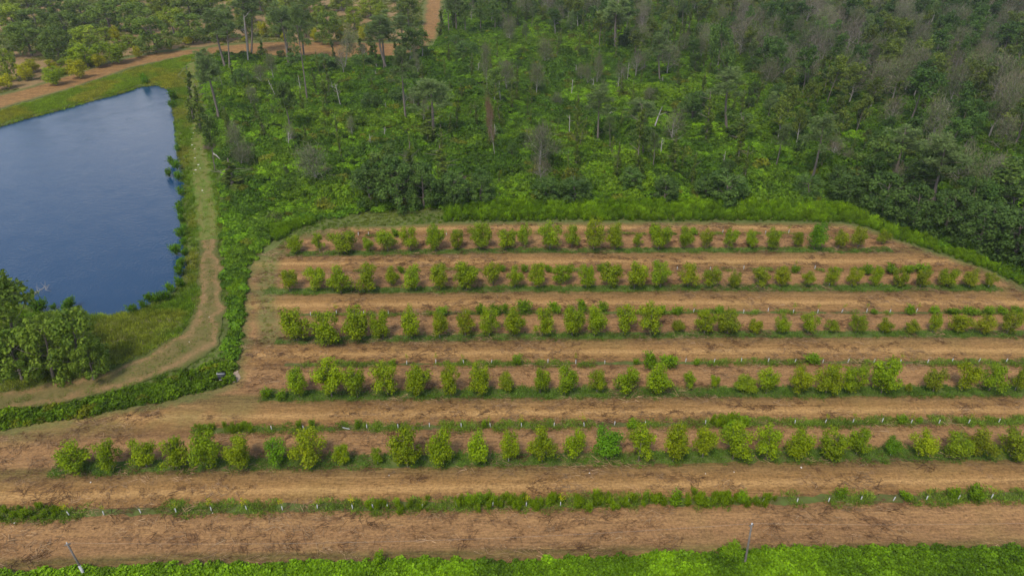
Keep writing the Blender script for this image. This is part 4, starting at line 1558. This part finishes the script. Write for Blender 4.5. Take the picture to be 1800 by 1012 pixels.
for ri, L_ in YOUNG.items():
    for i, (x, mk) in enumerate(L_):
        y = np.interp(x, [p[0] for p in ROWS[ri]], [p[1] for p in ROWS[ri]])
        b = P(x, y + random.uniform(-1.5, 1.5) + 3 * (ri == 0))
        root = bpy.data.objects.new('young_tree', None)
        COL.objects.link(root)
        root.location = b
        root.rotation_euler = (random.gauss(0, .05), random.gauss(0, .05), random.random() * 6)
        st = {'y': 'yellow-leaved sapling', 'g': 'green-leaved sapling', 'o': 'sparse sapling', '': 'nearly bare sapling'}[mk]
        tag(root, '%s in white guard, %s from left in %s row of young trees' % (st, ORD[i + 1], names[ri // 2]), 'young tree', 'young trees in white guards')
        link('tree_guard', guard_me, root)
        s1, s2, s4 = sap_tuft[i % 4]
        link('stem', s1 if mk else s4, root)
        if mk:
            o = link('leaves', s2, root)
            o.color = (*{'y': (1.5, 1.1, 0.5), 'g': (0.75, 0.85, 0.7), 'o': (1.1, 0.95, 1.0)}[mk], 1)
            if mk == 'o':
                o.scale = (0.75, 0.75, 0.9)
# one guard lies fallen
root = bpy.data.objects.new('fallen_tube', guard_me)
COL.objects.link(root)
root.location = P(602, 751, 0.12)
root.rotation_euler = (1.45, 0, 1.2)
root.scale = (1.1, 1.1, 1.6)
tag(root, 'white tree guard lying fallen in the second row of young trees', 'tree guard')

# bushes that stand out in the young rows
BUSHES = [(1145, 646, 626, 26), (1172, 645, 622, 24), (908, 641, 625, 16), (1430, 638, 625, 22), (1222, 640, 630, 12), (692, 644, 632, 10), (1118, 640, 630, 10),
          (776, 556, 541, 18), (845, 552, 535, 14), (872, 552, 534, 18), (889, 552, 533, 10), (923, 550, 530, 20), (978, 550, 531, 18), (1025, 549, 530, 18), (1060, 549, 532, 14), (1160, 551, 537, 16), (1190, 552, 539, 16),
          (1262, 550, 540, 16), (1536, 552, 544, 10), (1600, 552, 541, 18), (1640, 551, 541, 16), (1672, 551, 541, 16), (1702, 552, 539, 20), (1735, 552, 540, 16), (1760, 552, 542, 14), (1786, 552, 540, 18),
          (706, 480, 467, 11), (884, 478, 466, 10), (920, 478, 465, 12), (965, 478, 465, 12), (1054, 478, 464, 10), (1396, 480, 466, 12), (1520, 481, 465, 18), (1567, 480, 466, 20), (1592, 480, 465, 16), (1622, 480, 466, 24),
          (1150, 414, 400, 18), (800, 415, 404, 10), (696, 414, 402, 14), (1218, 412, 402, 14),
          (1584, 742, 731, 15), (1616, 742, 735, 12), (630, 753, 741, 10), (548, 752, 738, 10), (526, 752, 740, 10), (852, 751, 739, 9), (1112, 749, 740, 18), (1280, 748, 738, 40), (1300, 747, 738, 24),
          (1186, 886, 865, 22), (1475, 875, 859, 16), (1588, 876, 863, 16), (1672, 875, 860, 16), (1715, 874, 858, 26), (826, 886, 873, 16), (845, 886, 868, 16), (1135, 886, 862, 10), (1302, 884, 868, 18),
          (470, 700, 682, 16), (498, 702, 687, 14), (1450, 969, 958, 12), (665, 995, 974, 18), (1288, 972, 962, 30)]
grp = {}
for (x, yb, yt, w) in BUSHES:
    key = 'beside'
    b = P(x, yb)
    h = max(0.5, height_at(b, yt))
    pr = BUSH[random.randrange(len(BUSH))]
    ph, pw_ = dims(pr)
    col = (0.62, 0.78, 0.6)
    plant('weed_bush', 'bush', pr, ('stems', 'foliage'), b[0], b[1], 0, w * mpp(yb) / pw_ * 1.1, h / ph, np.array(col) * random.uniform(.85, 1.2),
          'green weed bush at ' + place_words(b[0], b[1], h / 2), 'weed bushes in the orchard')

# far orchard at the upper left: (x centre, top, foot, width, kind)
FAR = [(265, 35, 93, 62, 'D'), (97, 56, 112, 62, 'D'), (44, 45, 98, 66, 'D'), (8, 90, 142, 44, 'G'), (112, 28, 76, 58, 'D'), (150, 50, 86, 52, 'G'), (186, 5, 54, 66, 'D'), (238, 10, 56, 60, 'D'), (203, 74, 112, 42, 'Y'),
       (148, 79, 118, 56, 'Y'), (136, 107, 139, 30, 'L'), (95, 120, 150, 32, 'Y'), (104, 118, 132, 24, 'L'), (42, 114, 143, 24, 'L'), (10, 132, 156, 34, 'L'), (56, 107, 128, 26, 'L'), (85, 107, 124, 22, 'L'), (240, 83, 103, 16, 'L'),
       (172, 96, 120, 24, 'L'), (118, 105, 128, 30, 'G'), (203, 48, 76, 18, 'L'), (185, 50, 70, 26, 'G'), (225, 64, 82, 28, 'G'), (332, 28, 76, 58, 'D'), (300, 18, 62, 46, 'G'), (298, 74, 90, 12, 'L'), (330, 66, 78, 20, 'L'),
       (386, 30, 72, 50, 'D'), (429, 30, 66, 30, 'D'), (60, 20, 62, 60, 'D'), (20, 12, 60, 60, 'G'), (140, 0, 42, 56, 'D'), (90, -8, 34, 60, 'D'), (280, -8, 34, 56, 'G'), (330, -10, 30, 60, 'D'), (240, -30, 12, 56, 'G'),
       (190, -34, 8, 60, 'D'), (40, -30, 12, 60, 'G'), (0, -20, 24, 50, 'G'), (370, -10, 30, 50, 'D'), (486, 25, 65, 36, 'D'), (535, 24, 66, 36, 'D'), (577, 26, 80, 50, 'D'), (460, 40, 66, 20, 'L'), (498, 60, 72, 10, 'L'),
       (430, 66, 74, 10, 'L'), (553, 52, 76, 14, 'L'), (599, 48, 78, 16, 'L'), (622, 15, 52, 32, 'G'), (650, -6, 32, 44, 'G'), (600, -14, 20, 44, 'G'), (548, -18, 18, 46, 'D'), (500, -14, 20, 46, 'G'), (455, -16, 22, 46, 'D'),
       (420, -24, 14, 46, 'G'), (716, 0, 46, 42, 'D'), (668, 10, 46, 30, 'G'), (700, -30, 4, 40, 'G'), (640, 48, 72, 18, 'L'), (500, 14, 40, 30, 'G'), (560, 14, 42, 30, 'G'), (430, 10, 40, 34, 'G'), (-30, 60, 108, 60, 'D'), (330, 90, 90.5, 1, '')]
for (x, yt, yf, w, kd) in FAR:
    if not kd:
        continue
    b = P(x, yf)
    h = height_at(b, yt)
    qx, qy = PROJ(b[0], b[1], h * 0.6)
    b = P(2 * x - qx, yf)
    if kd == 'L':
        pr, col, wd = PECAN[random.randrange(14)], (1.7, 1.2, 0.4), 'small yellow-green'
    elif kd == 'Y':
        pr, col, wd = PECAN[random.randrange(14)], (0.95, 0.95, 0.5), 'light green'
    elif kd == 'G':
        pr, col, wd = BIG[random.randrange(7)], (3.0, 2.3, 0.7), 'broad olive green'
    else:
        pr, col, wd = BIG[random.randrange(7)], (1.7, 1.5, 1.0), 'broad dark green'
    ph, pw_ = dims(pr)
    plant('pecan_tree', 'tree', pr, ('trunk', 'crown'), b[0], b[1], 0, w * mpp(yf) * 0.86 / pw_, h / ph * 1.08, np.array(col) * random.uniform(.85, 1.15),
          wd + ' tree at ' + place_words(b[0], b[1], h * 0.6), 'old trees of the far orchard')

# trees that stand out, each where the photograph has it: kind, foot x, foot y, top x, top y, crown width px
K = {
    'P': ('pine_tree', 'pine', PINE, ('trunk', 'crown'), (1.15, 1.25, 0.95), 'tall bare-poled pine', 'tall pines standing over the cleared wood'),
    'B': ('broadleaf_tree', 'tree', BROAD, ('trunk', 'crown'), (1.15, 1.1, 0.9), 'slim leafy tree', 'leafy trees of the wood'),
    'N': ('bare_tree', 'bare tree', BARE, ('trunk', 'twigs'), (1.0, 1.0, 0.95), 'sparse grey tree', 'thin grey trees of the wood'),
    'R': ('dead_tree', 'dead tree', DEADC, ('trunk', 'crown'), (0.85, 0.80, 0.85), 'rusty dead tree', 'dead brown trees of the wood'),
    'V': ('creeper_tree', 'tree', VINE, ('trunk', 'creeper'), (1.4, 1.2, 0.7), 'creeper-clad tree column', 'creeper-clad trees of the wood'),
    'S': ('snag', 'dead tree', SNAG, ('trunk', 'branch'), (1, 1, 1), 'pale broken snag', 'broken dead trunks in the cleared wood'),
    'D': ('broad_tree', 'tree', BIG, ('trunk', 'crown'), (0.95, 1.0, 0.95), 'dense dark round tree', 'dense round trees at the wood edge'),
}
HERO = [
    ('P', 398, 125, 380, 5, 46), ('P', 404, 128, 395, 8, 40), ('P', 388, 216, 355, 84, 40), ('P', 384, 214, 346, 90, 30), ('P', 437, 98, 430, -20, 36), ('P', 442, 96, 446, -20, 36), ('S', 438, 122, 424, 20, 14),
    ('P', 508, 118, 488, 2, 40), ('P', 504, 110, 496, 10, 34), ('P', 542, 190, 516, 5, 36), ('P', 535, 108, 518, 5, 36), ('N', 605, 125, 628, 42, 34), ('P', 684, 135, 670, 20, 46), ('P', 676, 128, 664, 30, 46), ('P', 708, 90, 700, 25, 36),
    ('N', 737, 145, 730, 92, 16), ('P', 715, 225, 708, 82, 40), ('P', 762, 246, 755, 135, 62), ('N', 857, 165, 850, 70, 22), ('S', 714, 222, 710, 160, 14), ('R', 871, 290, 852, 165, 24), ('S', 880, 192, 874, 150, 6), ('S', 871, 258, 868, 222, 6),
    ('S', 602, 198, 596, 150, 6), ('S', 587, 172, 581, 148, 5), ('S', 532, 176, 526, 138, 5), ('S', 664, 147, 662, 128, 4), ('S', 675, 250, 674, 228, 5), ('S', 508, 275, 506, 238, 5), ('N', 422, 300, 430, 250, 36), ('S', 486, 173, 452, 140, 8),
    ('N', 620, 246, 616, 205, 16), ('N', 515, 265, 508, 215, 20), ('B', 512, 240, 500, 150, 40), ('V', 340, 215, 330, 122, 18), ('V', 352, 232, 342, 150, 20), ('B', 378, 300, 365, 195, 30), ('V', 412, 340, 408, 285, 34),
    ('P', 1085, 100, 1086, -8, 44), ('P', 1080, 97, 1080, 10, 34), ('P', 1160, 148, 1158, 55, 30), ('N', 1113, 90, 1112, 50, 14), ('P', 1134, 134, 1136, 88, 16), ('S', 1012, 140, 1014, 112, 5), ('N', 1032, 165, 1033, 112, 14), ('S', 1000, 255, 1002, 210, 6),
    ('P', 1050, 262, 1052, 150, 44), ('V', 1013, 305, 1018, 170, 16), ('N', 1048, 165, 1052, 95, 20), ('V', 1118, 325, 1130, 195, 26), ('P', 1118, 250, 1120, 176, 44), ('V', 1184, 318, 1190, 235, 18), ('S', 1160, 286, 1162, 252, 5),
    ('P', 1277, 238, 1283, 118, 50), ('N', 1232, 110, 1232, 60, 18), ('V', 1240, 262, 1246, 175, 20), ('V', 1294, 308, 1300, 215, 22), ('B', 1300, 255, 1305, 200, 42), ('D', 1275, 150, 1252, 35, 46), ('V', 1245, 140, 1258, 60, 14),
    ('N', 948, 292, 949, 220, 16), ('S', 1165, 160, 1167, 135, 4), ('P', 1425, 325, 1445, 195, 46), ('N', 1478, 305, 1495, 268, 16), ('P', 1570, 320, 1588, 225, 50), ('P', 1632, 375, 1660, 235, 60), ('N', 1626, 335, 1616, 300, 14), ('N', 1722, 395, 1752, 330, 34),
    ('N', 1318, 100, 1316, 40, 30), ('N', 1288, 96, 1290, 40, 30), ('N', 1340, 105, 1338, 45, 34), ('N', 1362, 110, 1365, 55, 30), ('V', 800, 64, 797, 8, 14), ('V', 775, 64, 772, 16, 14), ('P', 790, 68, 790, -10, 20), ('B', 818, 66, 815, 0, 30),
    ('N', 925, 40, 922, -12, 24), ('N', 958, 42, 962, -14, 28), ('N', 914, 34, 916, -20, 14), ('P', 803, 66, 802, -12, 26), ('B', 845, 60, 842, -6, 30), ('B', 870, 62, 868, -2, 30), ('B', 895, 55, 893, -8, 30), ('N', 884, 62, 886, 18, 16),
    ('V', 753, 262, 752, 195, 24), ('V', 788, 345, 780, 260, 30), ('B', 870, 200, 868, 120, 34), ('V', 880, 225, 874, 150, 16), ('B', 720, 120, 722, 45, 44), ('B', 742, 110, 744, 50, 32), ('V', 640, 106, 630, 66, 18), ('V', 655, 102, 648, 60, 18),
    ('V', 462, 106, 458, 70, 14), ('V', 515, 112, 512, 86, 14), ('D', 520, 128, 522, 98, 34), ('D', 570, 126, 570, 96, 40), ('D', 640, 128, 640, 96, 44), ('V', 735, 210, 740, 155, 26), ('N', 745, 225, 746, 160, 16), ('N', 440, 190, 450, 150, 22),
    # dark trees at the edge of the wood behind the orchard
    ('D', 650, 362, 645, 290, 60), ('D', 700, 366, 695, 280, 76), ('D', 745, 366, 742, 285, 60), ('D', 800, 362, 800, 305, 56), ('D', 845, 356, 846, 300, 50), ('V', 720, 340, 716, 255, 24), ('B', 690, 352, 688, 265, 60),
    ('D', 960, 354, 958, 315, 44), ('D', 1010, 355, 1012, 312, 54), ('D', 1168, 356, 1170, 312, 40), ('D', 1278, 358, 1278, 300, 62), ('D', 1240, 348, 1240, 312, 40), ('D', 1420, 352, 1420, 308, 46), ('D', 1110, 340, 1112, 298, 44), ('B', 1130, 300, 1132, 230, 44),
    ('D', 1490, 360, 1500, 300, 60), ('D', 1550, 385, 1560, 310, 70), ('D', 1605, 405, 1612, 330, 66), ('D', 1660, 420, 1670, 345, 72), ('D', 1720, 440, 1732, 365, 80), ('D', 1780, 458, 1796, 372, 90), ('D', 1840, 480, 1858, 385, 90),
    ('D', 1700, 400, 1712, 320, 70), ('D', 1770, 405, 1784, 318, 80), ('D', 1600, 350, 1612, 285, 60), ('B', 1530, 340, 1542, 240, 60), ('B', 1640, 365, 1655, 250, 66), ('B', 1745, 400, 1765, 280, 70),
    ('D', 430, 168, 428, 128, 36), ('D', 655, 200, 655, 165, 34), ('D', 700, 190, 698, 156, 30), ('D', 820, 110, 820, 78, 40), ('D', 1215, 225, 1218, 165, 44), ('D', 1785, 100, 1790, 38, 60),
    # near left thicket beside the pond
    ('D', 40, 668, 10, 585, 84), ('D', 95, 665, 70, 560, 80), ('D', 145, 655, 122, 548, 84), ('D', 110, 628, 90, 550, 70), ('D', 60, 640, 30, 570, 90), ('D', 165, 668, 150, 596, 54), ('D', 0, 655, -26, 590, 80), ('B', 34, 618, 2, 478, 84),
    ('D', -20, 620, -50, 520, 90),
]
NEARL = {'leafy': (1.45, 1.25, 0.85)}
for (kd, fx, fy, tx, ty, w) in HERO:
    nm, cat, protos, parts, col, wd, gp = K[kd]
    b = P(fx, fy)
    h = height_at(b, ty)
    # lean that the photograph shows beyond the lean of perspective
    qx, qy = PROJ(b[0], b[1], h)
    side = (tx - qx) * mpp(fy) * (1 - h / H * 0.9)
    pr = protos[random.randrange(len(protos))]
    ph, pw_ = dims(pr)
    if kd == 'S':
        sxy = max(0.8, min(1.5, h / ph))
    else:
        sxy = w * mpp(fy) * (1 - 0.8 * h / H) / pw_ * 1.05
    c = np.array(col) * random.uniform(.85, 1.15)
    if kd == 'R':
        sxy *= 0.7
    if kd == 'P':
        sxy *= 1.35
    if kd == 'D' and fy < 540:
        c = c * (1.25 if tx < 1450 else 1.0)
    if fy > 540:
        c = np.array((1.7, 1.5, 0.7)) * random.uniform(.85, 1.15)
    ang = max(-0.35, min(0.35, math.atan2(side, h)))
    root = plant(nm, cat, pr, parts, b[0], b[1], min(float(thicket_height(b[0:1], b[1:2])[0]) * 0.5, 1.0), sxy, h / ph * (0.97 if kd != 'S' else 1), c, wd + ' at ' + place_words(b[0], b[1], h * 0.7), gp, rz=0)
    root.rotation_euler = (0, ang, 0)
    rz = random.random() * 6.283
    for ch in root.children:
        ch.rotation_euler = (0, 0, rz)

# the rest of the wood
TH = WP(THICKET)
hero_xy = np.array([P(h_[1], h_[2])[:2] for h_ in HERO])
R = np.random.default_rng(77)
cand = []
cnt = {'N': 0, 'B': 0, 'V': 0, 'P': 0, 'D': 0, 'S': 0}
acc = []


def try_add(n, poly, spacing, mix, hrange, seed, edgem=1.0):
    Rr = np.random.default_rng(seed)
    pwd = WP(poly)
    lo, hi = pwd.min(0), pwd.max(0)
    xs = lo[0] + Rr.random(n) * (hi[0] - lo[0])
    ys = lo[1] + Rr.random(n) * (hi[1] - lo[1])
    ok = inside(pwd, xs, ys)
    for x, y in zip(xs[ok], ys[ok]):
        px, py = PROJ(x, y, 0)
        if px < -30 or px > 1840 or py < -16:
            continue
        if any((x - a) ** 2 + (y - b) ** 2 < spacing ** 2 for a, b in acc):
            continue
        if spacing > 3 and np.min(np.hypot(hero_xy[:, 0] - x, hero_xy[:, 1] - y)) < spacing * 0.6:
            continue
        acc.append((x, y))
        u = Rr.random()
        s = 0
        for kd, pr_, in mix:
            s += pr_
            if u < s:
                break
        if cnt[kd] >= 285:
            kd = 'B' if kd == 'N' else 'V'
            if cnt[kd] >= 285:
                continue
        cnt[kd] += 1
        nm, cat, protos, parts, col, wd, gp = K[kd]
        pr = protos[Rr.integers(len(protos))]
        ph, pwid = dims(pr)
        h = hrange[0] + (hrange[1] - hrange[0]) * Rr.random()
        if kd == 'S':
            h *= 0.55
        if kd == 'D':
            h *= 0.6
        if kd == 'V':
            h *= 0.8
        sz = h / ph
        sxy = sz * (0.75 + 0.4 * Rr.random()) * (1.1 if kd in 'NB' else 1.0)
        if kd == 'D':
            sxy = sz * (0.8 + 0.4 * Rr.random())
        hv = fbm(np.array([x]), np.array([y]), 18, 61)[0]
        c = np.array(col) * (0.75 + 0.5 * Rr.random())
        if kd == 'B':
            c = c * (np.array([0.8, 0.95, 1.0]) if hv < 0.5 else np.array([1.35, 1.12, 0.95]))
        if kd == 'N':
            c = c * np.array([1.0, 0.95 + 0.1 * Rr.random(), 0.9 + 0.2 * Rr.random()])
        plant(nm, cat, pr, parts, x, y, 0, sxy, sz, c, wd + ' at ' + place_words(x, y, h * 0.8), gp, rz=Rr.random() * 6.28, lean=(Rr.normal() * 0.05, Rr.normal() * 0.05))


# grey leafless wood upper right, mixed with green
try_add(6000, [(1180, -16), (1840, -16), (1840, 300), (1700, 290), (1500, 215), (1330, 150), (1220, 60)], 5.4, [('N', 0.37), ('B', 0.44), ('V', 0.08), ('D', 0.06), ('P', 0.05)], (10, 15.5), 1)
# green wood on the right
try_add(3000, [(1330, 150), (1500, 215), (1700, 290), (1840, 300), (1840, 480), (1700, 430), (1560, 385), (1480, 350), (1380, 280), (1300, 200)], 5.2, [('B', 0.46), ('D', 0.24), ('V', 0.14), ('N', 0.10), ('P', 0.06)], (6.5, 11), 2)
# upper middle, taller trees
try_add(2500, [(790, -16), (1180, -16), (1220, 60), (1330, 150), (1180, 130), (1040, 90), (930, 55), (800, 45)], 5.0, [('B', 0.45), ('V', 0.25), ('N', 0.12), ('P', 0.11), ('D', 0.07)], (9, 14), 3)
# the cleared part: scattered survivors
try_add(1600, [(400, 110), (760, 100), (930, 70), (1050, 100), (1250, 160), (1400, 300), (1300, 340), (900, 340), (640, 340), (440, 330), (380, 230)], 5.8, [('V', 0.38), ('B', 0.34), ('S', 0.09), ('N', 0.09), ('P', 0.03), ('D', 0.07)], (4.5, 12), 4)
try_add(900, [(1000, 60), (1000, 110), (1250, 150), (1400, 300), (1200, 320), (1000, 250)], 4.4, [('V', 0.40), ('B', 0.44), ('N', 0.10), ('P', 0.06)], (5, 12), 5)
# screen of trees between the far orchard and the wood
try_add(200, [(410, 104), (600, 106), (740, 100), (745, 120), (600, 124), (420, 122)], 4.5, [('V', 0.35), ('B', 0.40), ('D', 0.25)], (3.5, 6.5), 6)
print('forest', cnt)

# ------------------------------------------------------------ shrubs along the pond edge
PS = [(316, 360, 9), (317, 371, 11), (320, 384, 9), (316, 411, 12), (322, 425, 8), (309, 441, 14), (317, 463, 11), (315, 478, 13), (318, 498, 13), (312, 262, 8), (303, 285, 10), (312, 292, 12), (297, 306, 9), (313, 312, 10),
      (306, 172, 12), (304, 185, 10), (318, 338, 10), (268, 524, 14), (278, 526, 12), (254, 536, 12), (290, 522, 14), (122, 536, 14), (116, 541, 10), (95, 538, 8), (300, 508, 12), (235, 545, 12), (72, 540, 18), (258, 143, 12), (325, 400, 8), (324, 444, 9)]
for (x, y, w) in PS:
    b = P(x, y + w * 0.3)
    pr = BUSH[random.randrange(len(BUSH))]
    ph, pw_ = dims(pr)
    s = w * mpp(y) / pw_ * 1.25
    plant('shore_bush', 'bush', pr, ('stems', 'foliage'), b[0], b[1], -0.42, s, s * 0.85, np.array((0.38, 0.60, 0.5)) * random.uniform(.85, 1.25),
          'dark shore bush at ' + place_words(b[0], b[1], 0.3), 'bushes along the pond waterline')

# ------------------------------------------------------------ single things
# dead branch lying in the pond
mb = MB()
R = np.random.default_rng(9)
b = P(42, 523)
mb.tube([(0, 0, 0), (1.0, 0.8, 0.5), (1.9, 1.9, 0.9), (2.6, 3.2, 1.0)], [0.09, 0.07, 0.05, 0.02], 5)
for j in range(16):
    q = np.array([1.0 + 1.6 * R.random(), 0, 0])
    q[1] = q[0] * 1.1 - 0.2
    q[2] = 0.5 + 0.3 * R.random()
    mb.tube([q, q + R.normal(size=3) * [0.7, 0.7, 0.35] + [0, 0.3, 0.35]], [0.03, 0.008], 4)
o = link('fallen_branch', mb.mesh('fallen_branch', [M_palebark]))
o.location = (b[0], b[1], -0.5)
tag(o, 'grey dead branch lying in the pond near its lower left shore', 'branch')
# fallen logs in the clearing
LOGS = [(985, 222, 1002, 208, 'log'), (1060, 225, 1075, 205, 'log'), (1145, 172, 1170, 164, 'log'), (946, 148, 965, 145, 'log'), (1350, 167, 1375, 180, 'log'), (1405, 195, 1425, 205, 'log'), (1610, 234, 1645, 234, 'log'),
        (1745, 345, 1765, 332, 'log'), (376, 275, 388, 286, 'log'), (560, 247, 590, 255, 'log'), (868, 245, 880, 238, 'log'), (1208, 122, 1216, 108, 'log'), (1150, 230, 1162, 205, 'log'), (452, 142, 486, 172, 'log'), (870, 240, 890, 262, 'log')]
for (x0, y0, x1, y1, _) in LOGS:
    a = P(x0, y0)
    c = P(x1, y1)
    a[2] = 0.6 + float(thicket_height(a[0:1], a[1:2])[0])
    c[2] = 0.9 + float(thicket_height(c[0:1], c[1:2])[0])
    m = (a + c) / 2 + [0, 0, 0.3]
    mb = MB()
    mb.tube([a * 0, m - a, c - a], [0.20, 0.16, 0.08], 6)
    d = c - a
    mb.tube([(m - a), (m - a) + [d[1] * 0.2, -d[0] * 0.2 + 0.5, 1.0]], [0.09, 0.02], 4)
    o = link('fallen_log', mb.mesh('fallen_log', [M_palebark]))
    o.location = a
    tag(o, 'pale fallen trunk at ' + place_words(m[0], m[1], m[2]), 'log', 'fallen trunks in the cleared wood')

# brown brush heaps
for (x, y, w) in [(578, 318, 24), (478, 392, 34), (372, 262, 20), (1092, 183, 24), (1015, 95, 18), (940, 122, 16), (812, 330, 20)]:
    R = np.random.default_rng(x)
    mb = MB()
    n = 320
    rr = w * mpp(y) * 0.5
    a = R.random(n) * 6.28
    d = R.random(n) ** .5 * rr
    z = 1.3 * (1 - (d / rr) ** 2) * R.random(n)
    C = np.stack([np.cos(a) * d, np.sin(a) * d * 1.2, z], 1)
    mb.blades(C, R.normal(size=(n, 3)) * [1, 1, 0.5], 0.8 + 0.6 * R.random(n), 0.08, R.random(n))
    o = link('brush_heap', mb.mesh('brush_heap', [M_twig]))
    b = P(x, y)
    o.location = (b[0], b[1], 0.5 + float(thicket_height(b[0:1], b[1:2])[0]))
    o.color = (0.75, 0.62, 0.58, 1)
    tag(o, 'brown brush heap at ' + place_words(b[0], b[1], 1), 'brush heap', 'heaps of dead brush')

# pale stones on the bank track
ST = [(338, 256, 5), (342, 263, 4), (343, 279, 5), (349, 291, 6), (344, 300, 5), (341, 306, 4), (352, 297, 4), (356, 336, 5), (337, 245, 3), (340, 235, 4), (358, 340, 3), (353, 263, 3), (360, 520, 2), (368, 558, 3), (333, 602, 3),
      (1036, 832, 4), (1290, 830, 3), (1408, 822, 5), (26, 920, 4), (684, 836, 3), (374, 902, 3), (160, 848, 4), (1240, 833, 3)]
for (x, y, w) in ST:
    R = np.random.default_rng(x * 3 + y)
    V = []
    for i in range(5):
        th = math.pi * (i / 4 - 0.5)
        for j in range(8):
            a = j * math.pi / 4
            r = (0.85 + 0.3 * R.random())
            V.append((math.cos(th) * math.cos(a) * r, math.cos(th) * math.sin(a) * r * 0.75, math.sin(th) * 0.45 * r + 0.1))
    Q = [(i * 8 + j, i * 8 + (j + 1) % 8, (i + 1) * 8 + (j + 1) % 8, (i + 1) * 8 + j) for i in range(4) for j in range(8)]
    o = link('stone', qmesh('stone', V, Q, [M_rock]))
    b = P(x, y)
    o.location = (b[0], b[1], 0.10)
    s = w * mpp(y) * 0.5 * 0.8
    o.scale = (s, s, min(s, .35))
    o.rotation_euler = (0, 0, R.random() * 6)
    tag(o, 'pale stone at ' + place_words(b[0], b[1], 0), 'stone', 'pale stones')

# dark box with pale rim in the ditch weeds beside the field corner
t = bpy.data.objects.new('drain_box', None)
COL.objects.link(t)
b = P(391, 668)
t.location = b
t.rotation_euler = (0, 0, 0.1)
tag(t, 'small dark drain box with pale metal rim in the ditch weeds at the field corner', 'drain box')
mb = MB()
mb.box((0, 0.2, 0.55), (1.0, 0.36, 1.1))
link('box', mb.mesh('box', [M_dark]), t)
mb = MB()
mb.box((0, 0.0, 1.12), (1.06, 0.06, 0.07))
mb.box((-0.53, 0.2, 1.12), (0.06, 0.34, 0.07))
link('rim', mb.mesh('rim', [M_guard]), t)
mb = MB()
mb.box((-0.15, -0.02, 0.10), (0.5, 0.06, 0.08))
link('lower_rail', mb.mesh('rail', [M_guard]), t)
# pale sandy patch where the tracks meet
pol = np.array([P(x, y)[:2] for x, y in [(409, 655), (418, 652), (422, 664), (418, 672), (410, 672)]])
so = patch('sand_patch', pol, 0.09, 0.15, plainmat('sand', (0.27, 0.18, 0.11), (0.38, 0.29, 0.21), 1.5), 0.25, 0.8, 33)
tag(so, None, None, kind='structure')

# utility poles and the wires between them
tops = []
for (fx, fy, tx, ty, lab, lo) in ((149, 1010, 118, 955, 'weathered utility pole with white lower part at the lower left corner', True), (1309, 991, 1321, 921, 'grey wooden utility pole at the edge of the green crop, lower right', False)):
    b = P(fx, fy)
    h = height_at(b, ty)
    qx, qy = PROJ(b[0], b[1], h)
    side = (tx - qx) * mpp(fy) * (1 - h / H)
    t = bpy.data.objects.new('utility_pole', None)
    COL.objects.link(t)
    t.location = b
    tag(t, lab, 'utility pole')
    mb = MB()
    mb.tube([(0, 0, 0), (side * .5, 0, h * .5), (side, 0, h)], [0.115, 0.10, 0.085], 6)
    link('pole', mb.mesh('pole', [M_wood]), t)
    mb = MB()
    mb.box((side, 0, h - 0.12), (0.5, 0.12, 0.10), 0.4)
    link('crossarm', mb.mesh('crossarm', [M_wood]), t)
    mb = MB()
    mb.tube([(side, 0, h + 0.01), (side, 0, h + 0.2)], [0.06, 0.05], 6)
    link('insulator', mb.mesh('insulator', [M_guard if lo else M_metal]), t)
    if lo:
        mb = MB()
        mb.tube([(side * 0.02 + 0.03, -0.05, 0), (side * .32 + 0.03, -0.05, h * .32)], [0.135, 0.12], 6)
        link('sleeve', mb.mesh('sleeve', [M_guard]), t)
    tops.append(b + [side, 0, h + 0.15])
a, c = tops


def wire(p, q, sag, lab):
    mb = MB()
    pts = []
    for i in range(25):
        f = i / 24
        w = p + (q - p) * f
        w = w - np.array([0, 0, 4 * sag * f * (1 - f)])
        pts.append(w - p)
    mb.tube(pts, [0.006] * 25, 4)
    o = link('utility_wire', mb.mesh('wire', [M_wire]))
    o.location = p
    tag(o, lab, 'wire')


wire(a, c, 1.2, 'thin wire strung between the two utility poles over the front of the field')
d = c - a
wire(c, c + d, 1.2, 'thin wire running right from the lower right utility pole')

# ------------------------------------------------------------ air
mb = MB()
mb.box((0, 150, 31.0), (900, 700, 70))
m, N, L = newmat('haze_air')
pv = N.new('ShaderNodeVolumePrincipled')
pv.inputs['Color'].default_value = (0.86, 0.90, 0.95, 1)
pv.inputs['Density'].default_value = 0.00013
pv.inputs['Anisotropy'].default_value = 0.2
L.new(pv.outputs[0], N.new('ShaderNodeOutputMaterial').inputs['Volume'])
o = link('haze', mb.mesh('haze', [m]))
tag(o, None, None, kind='stuff')
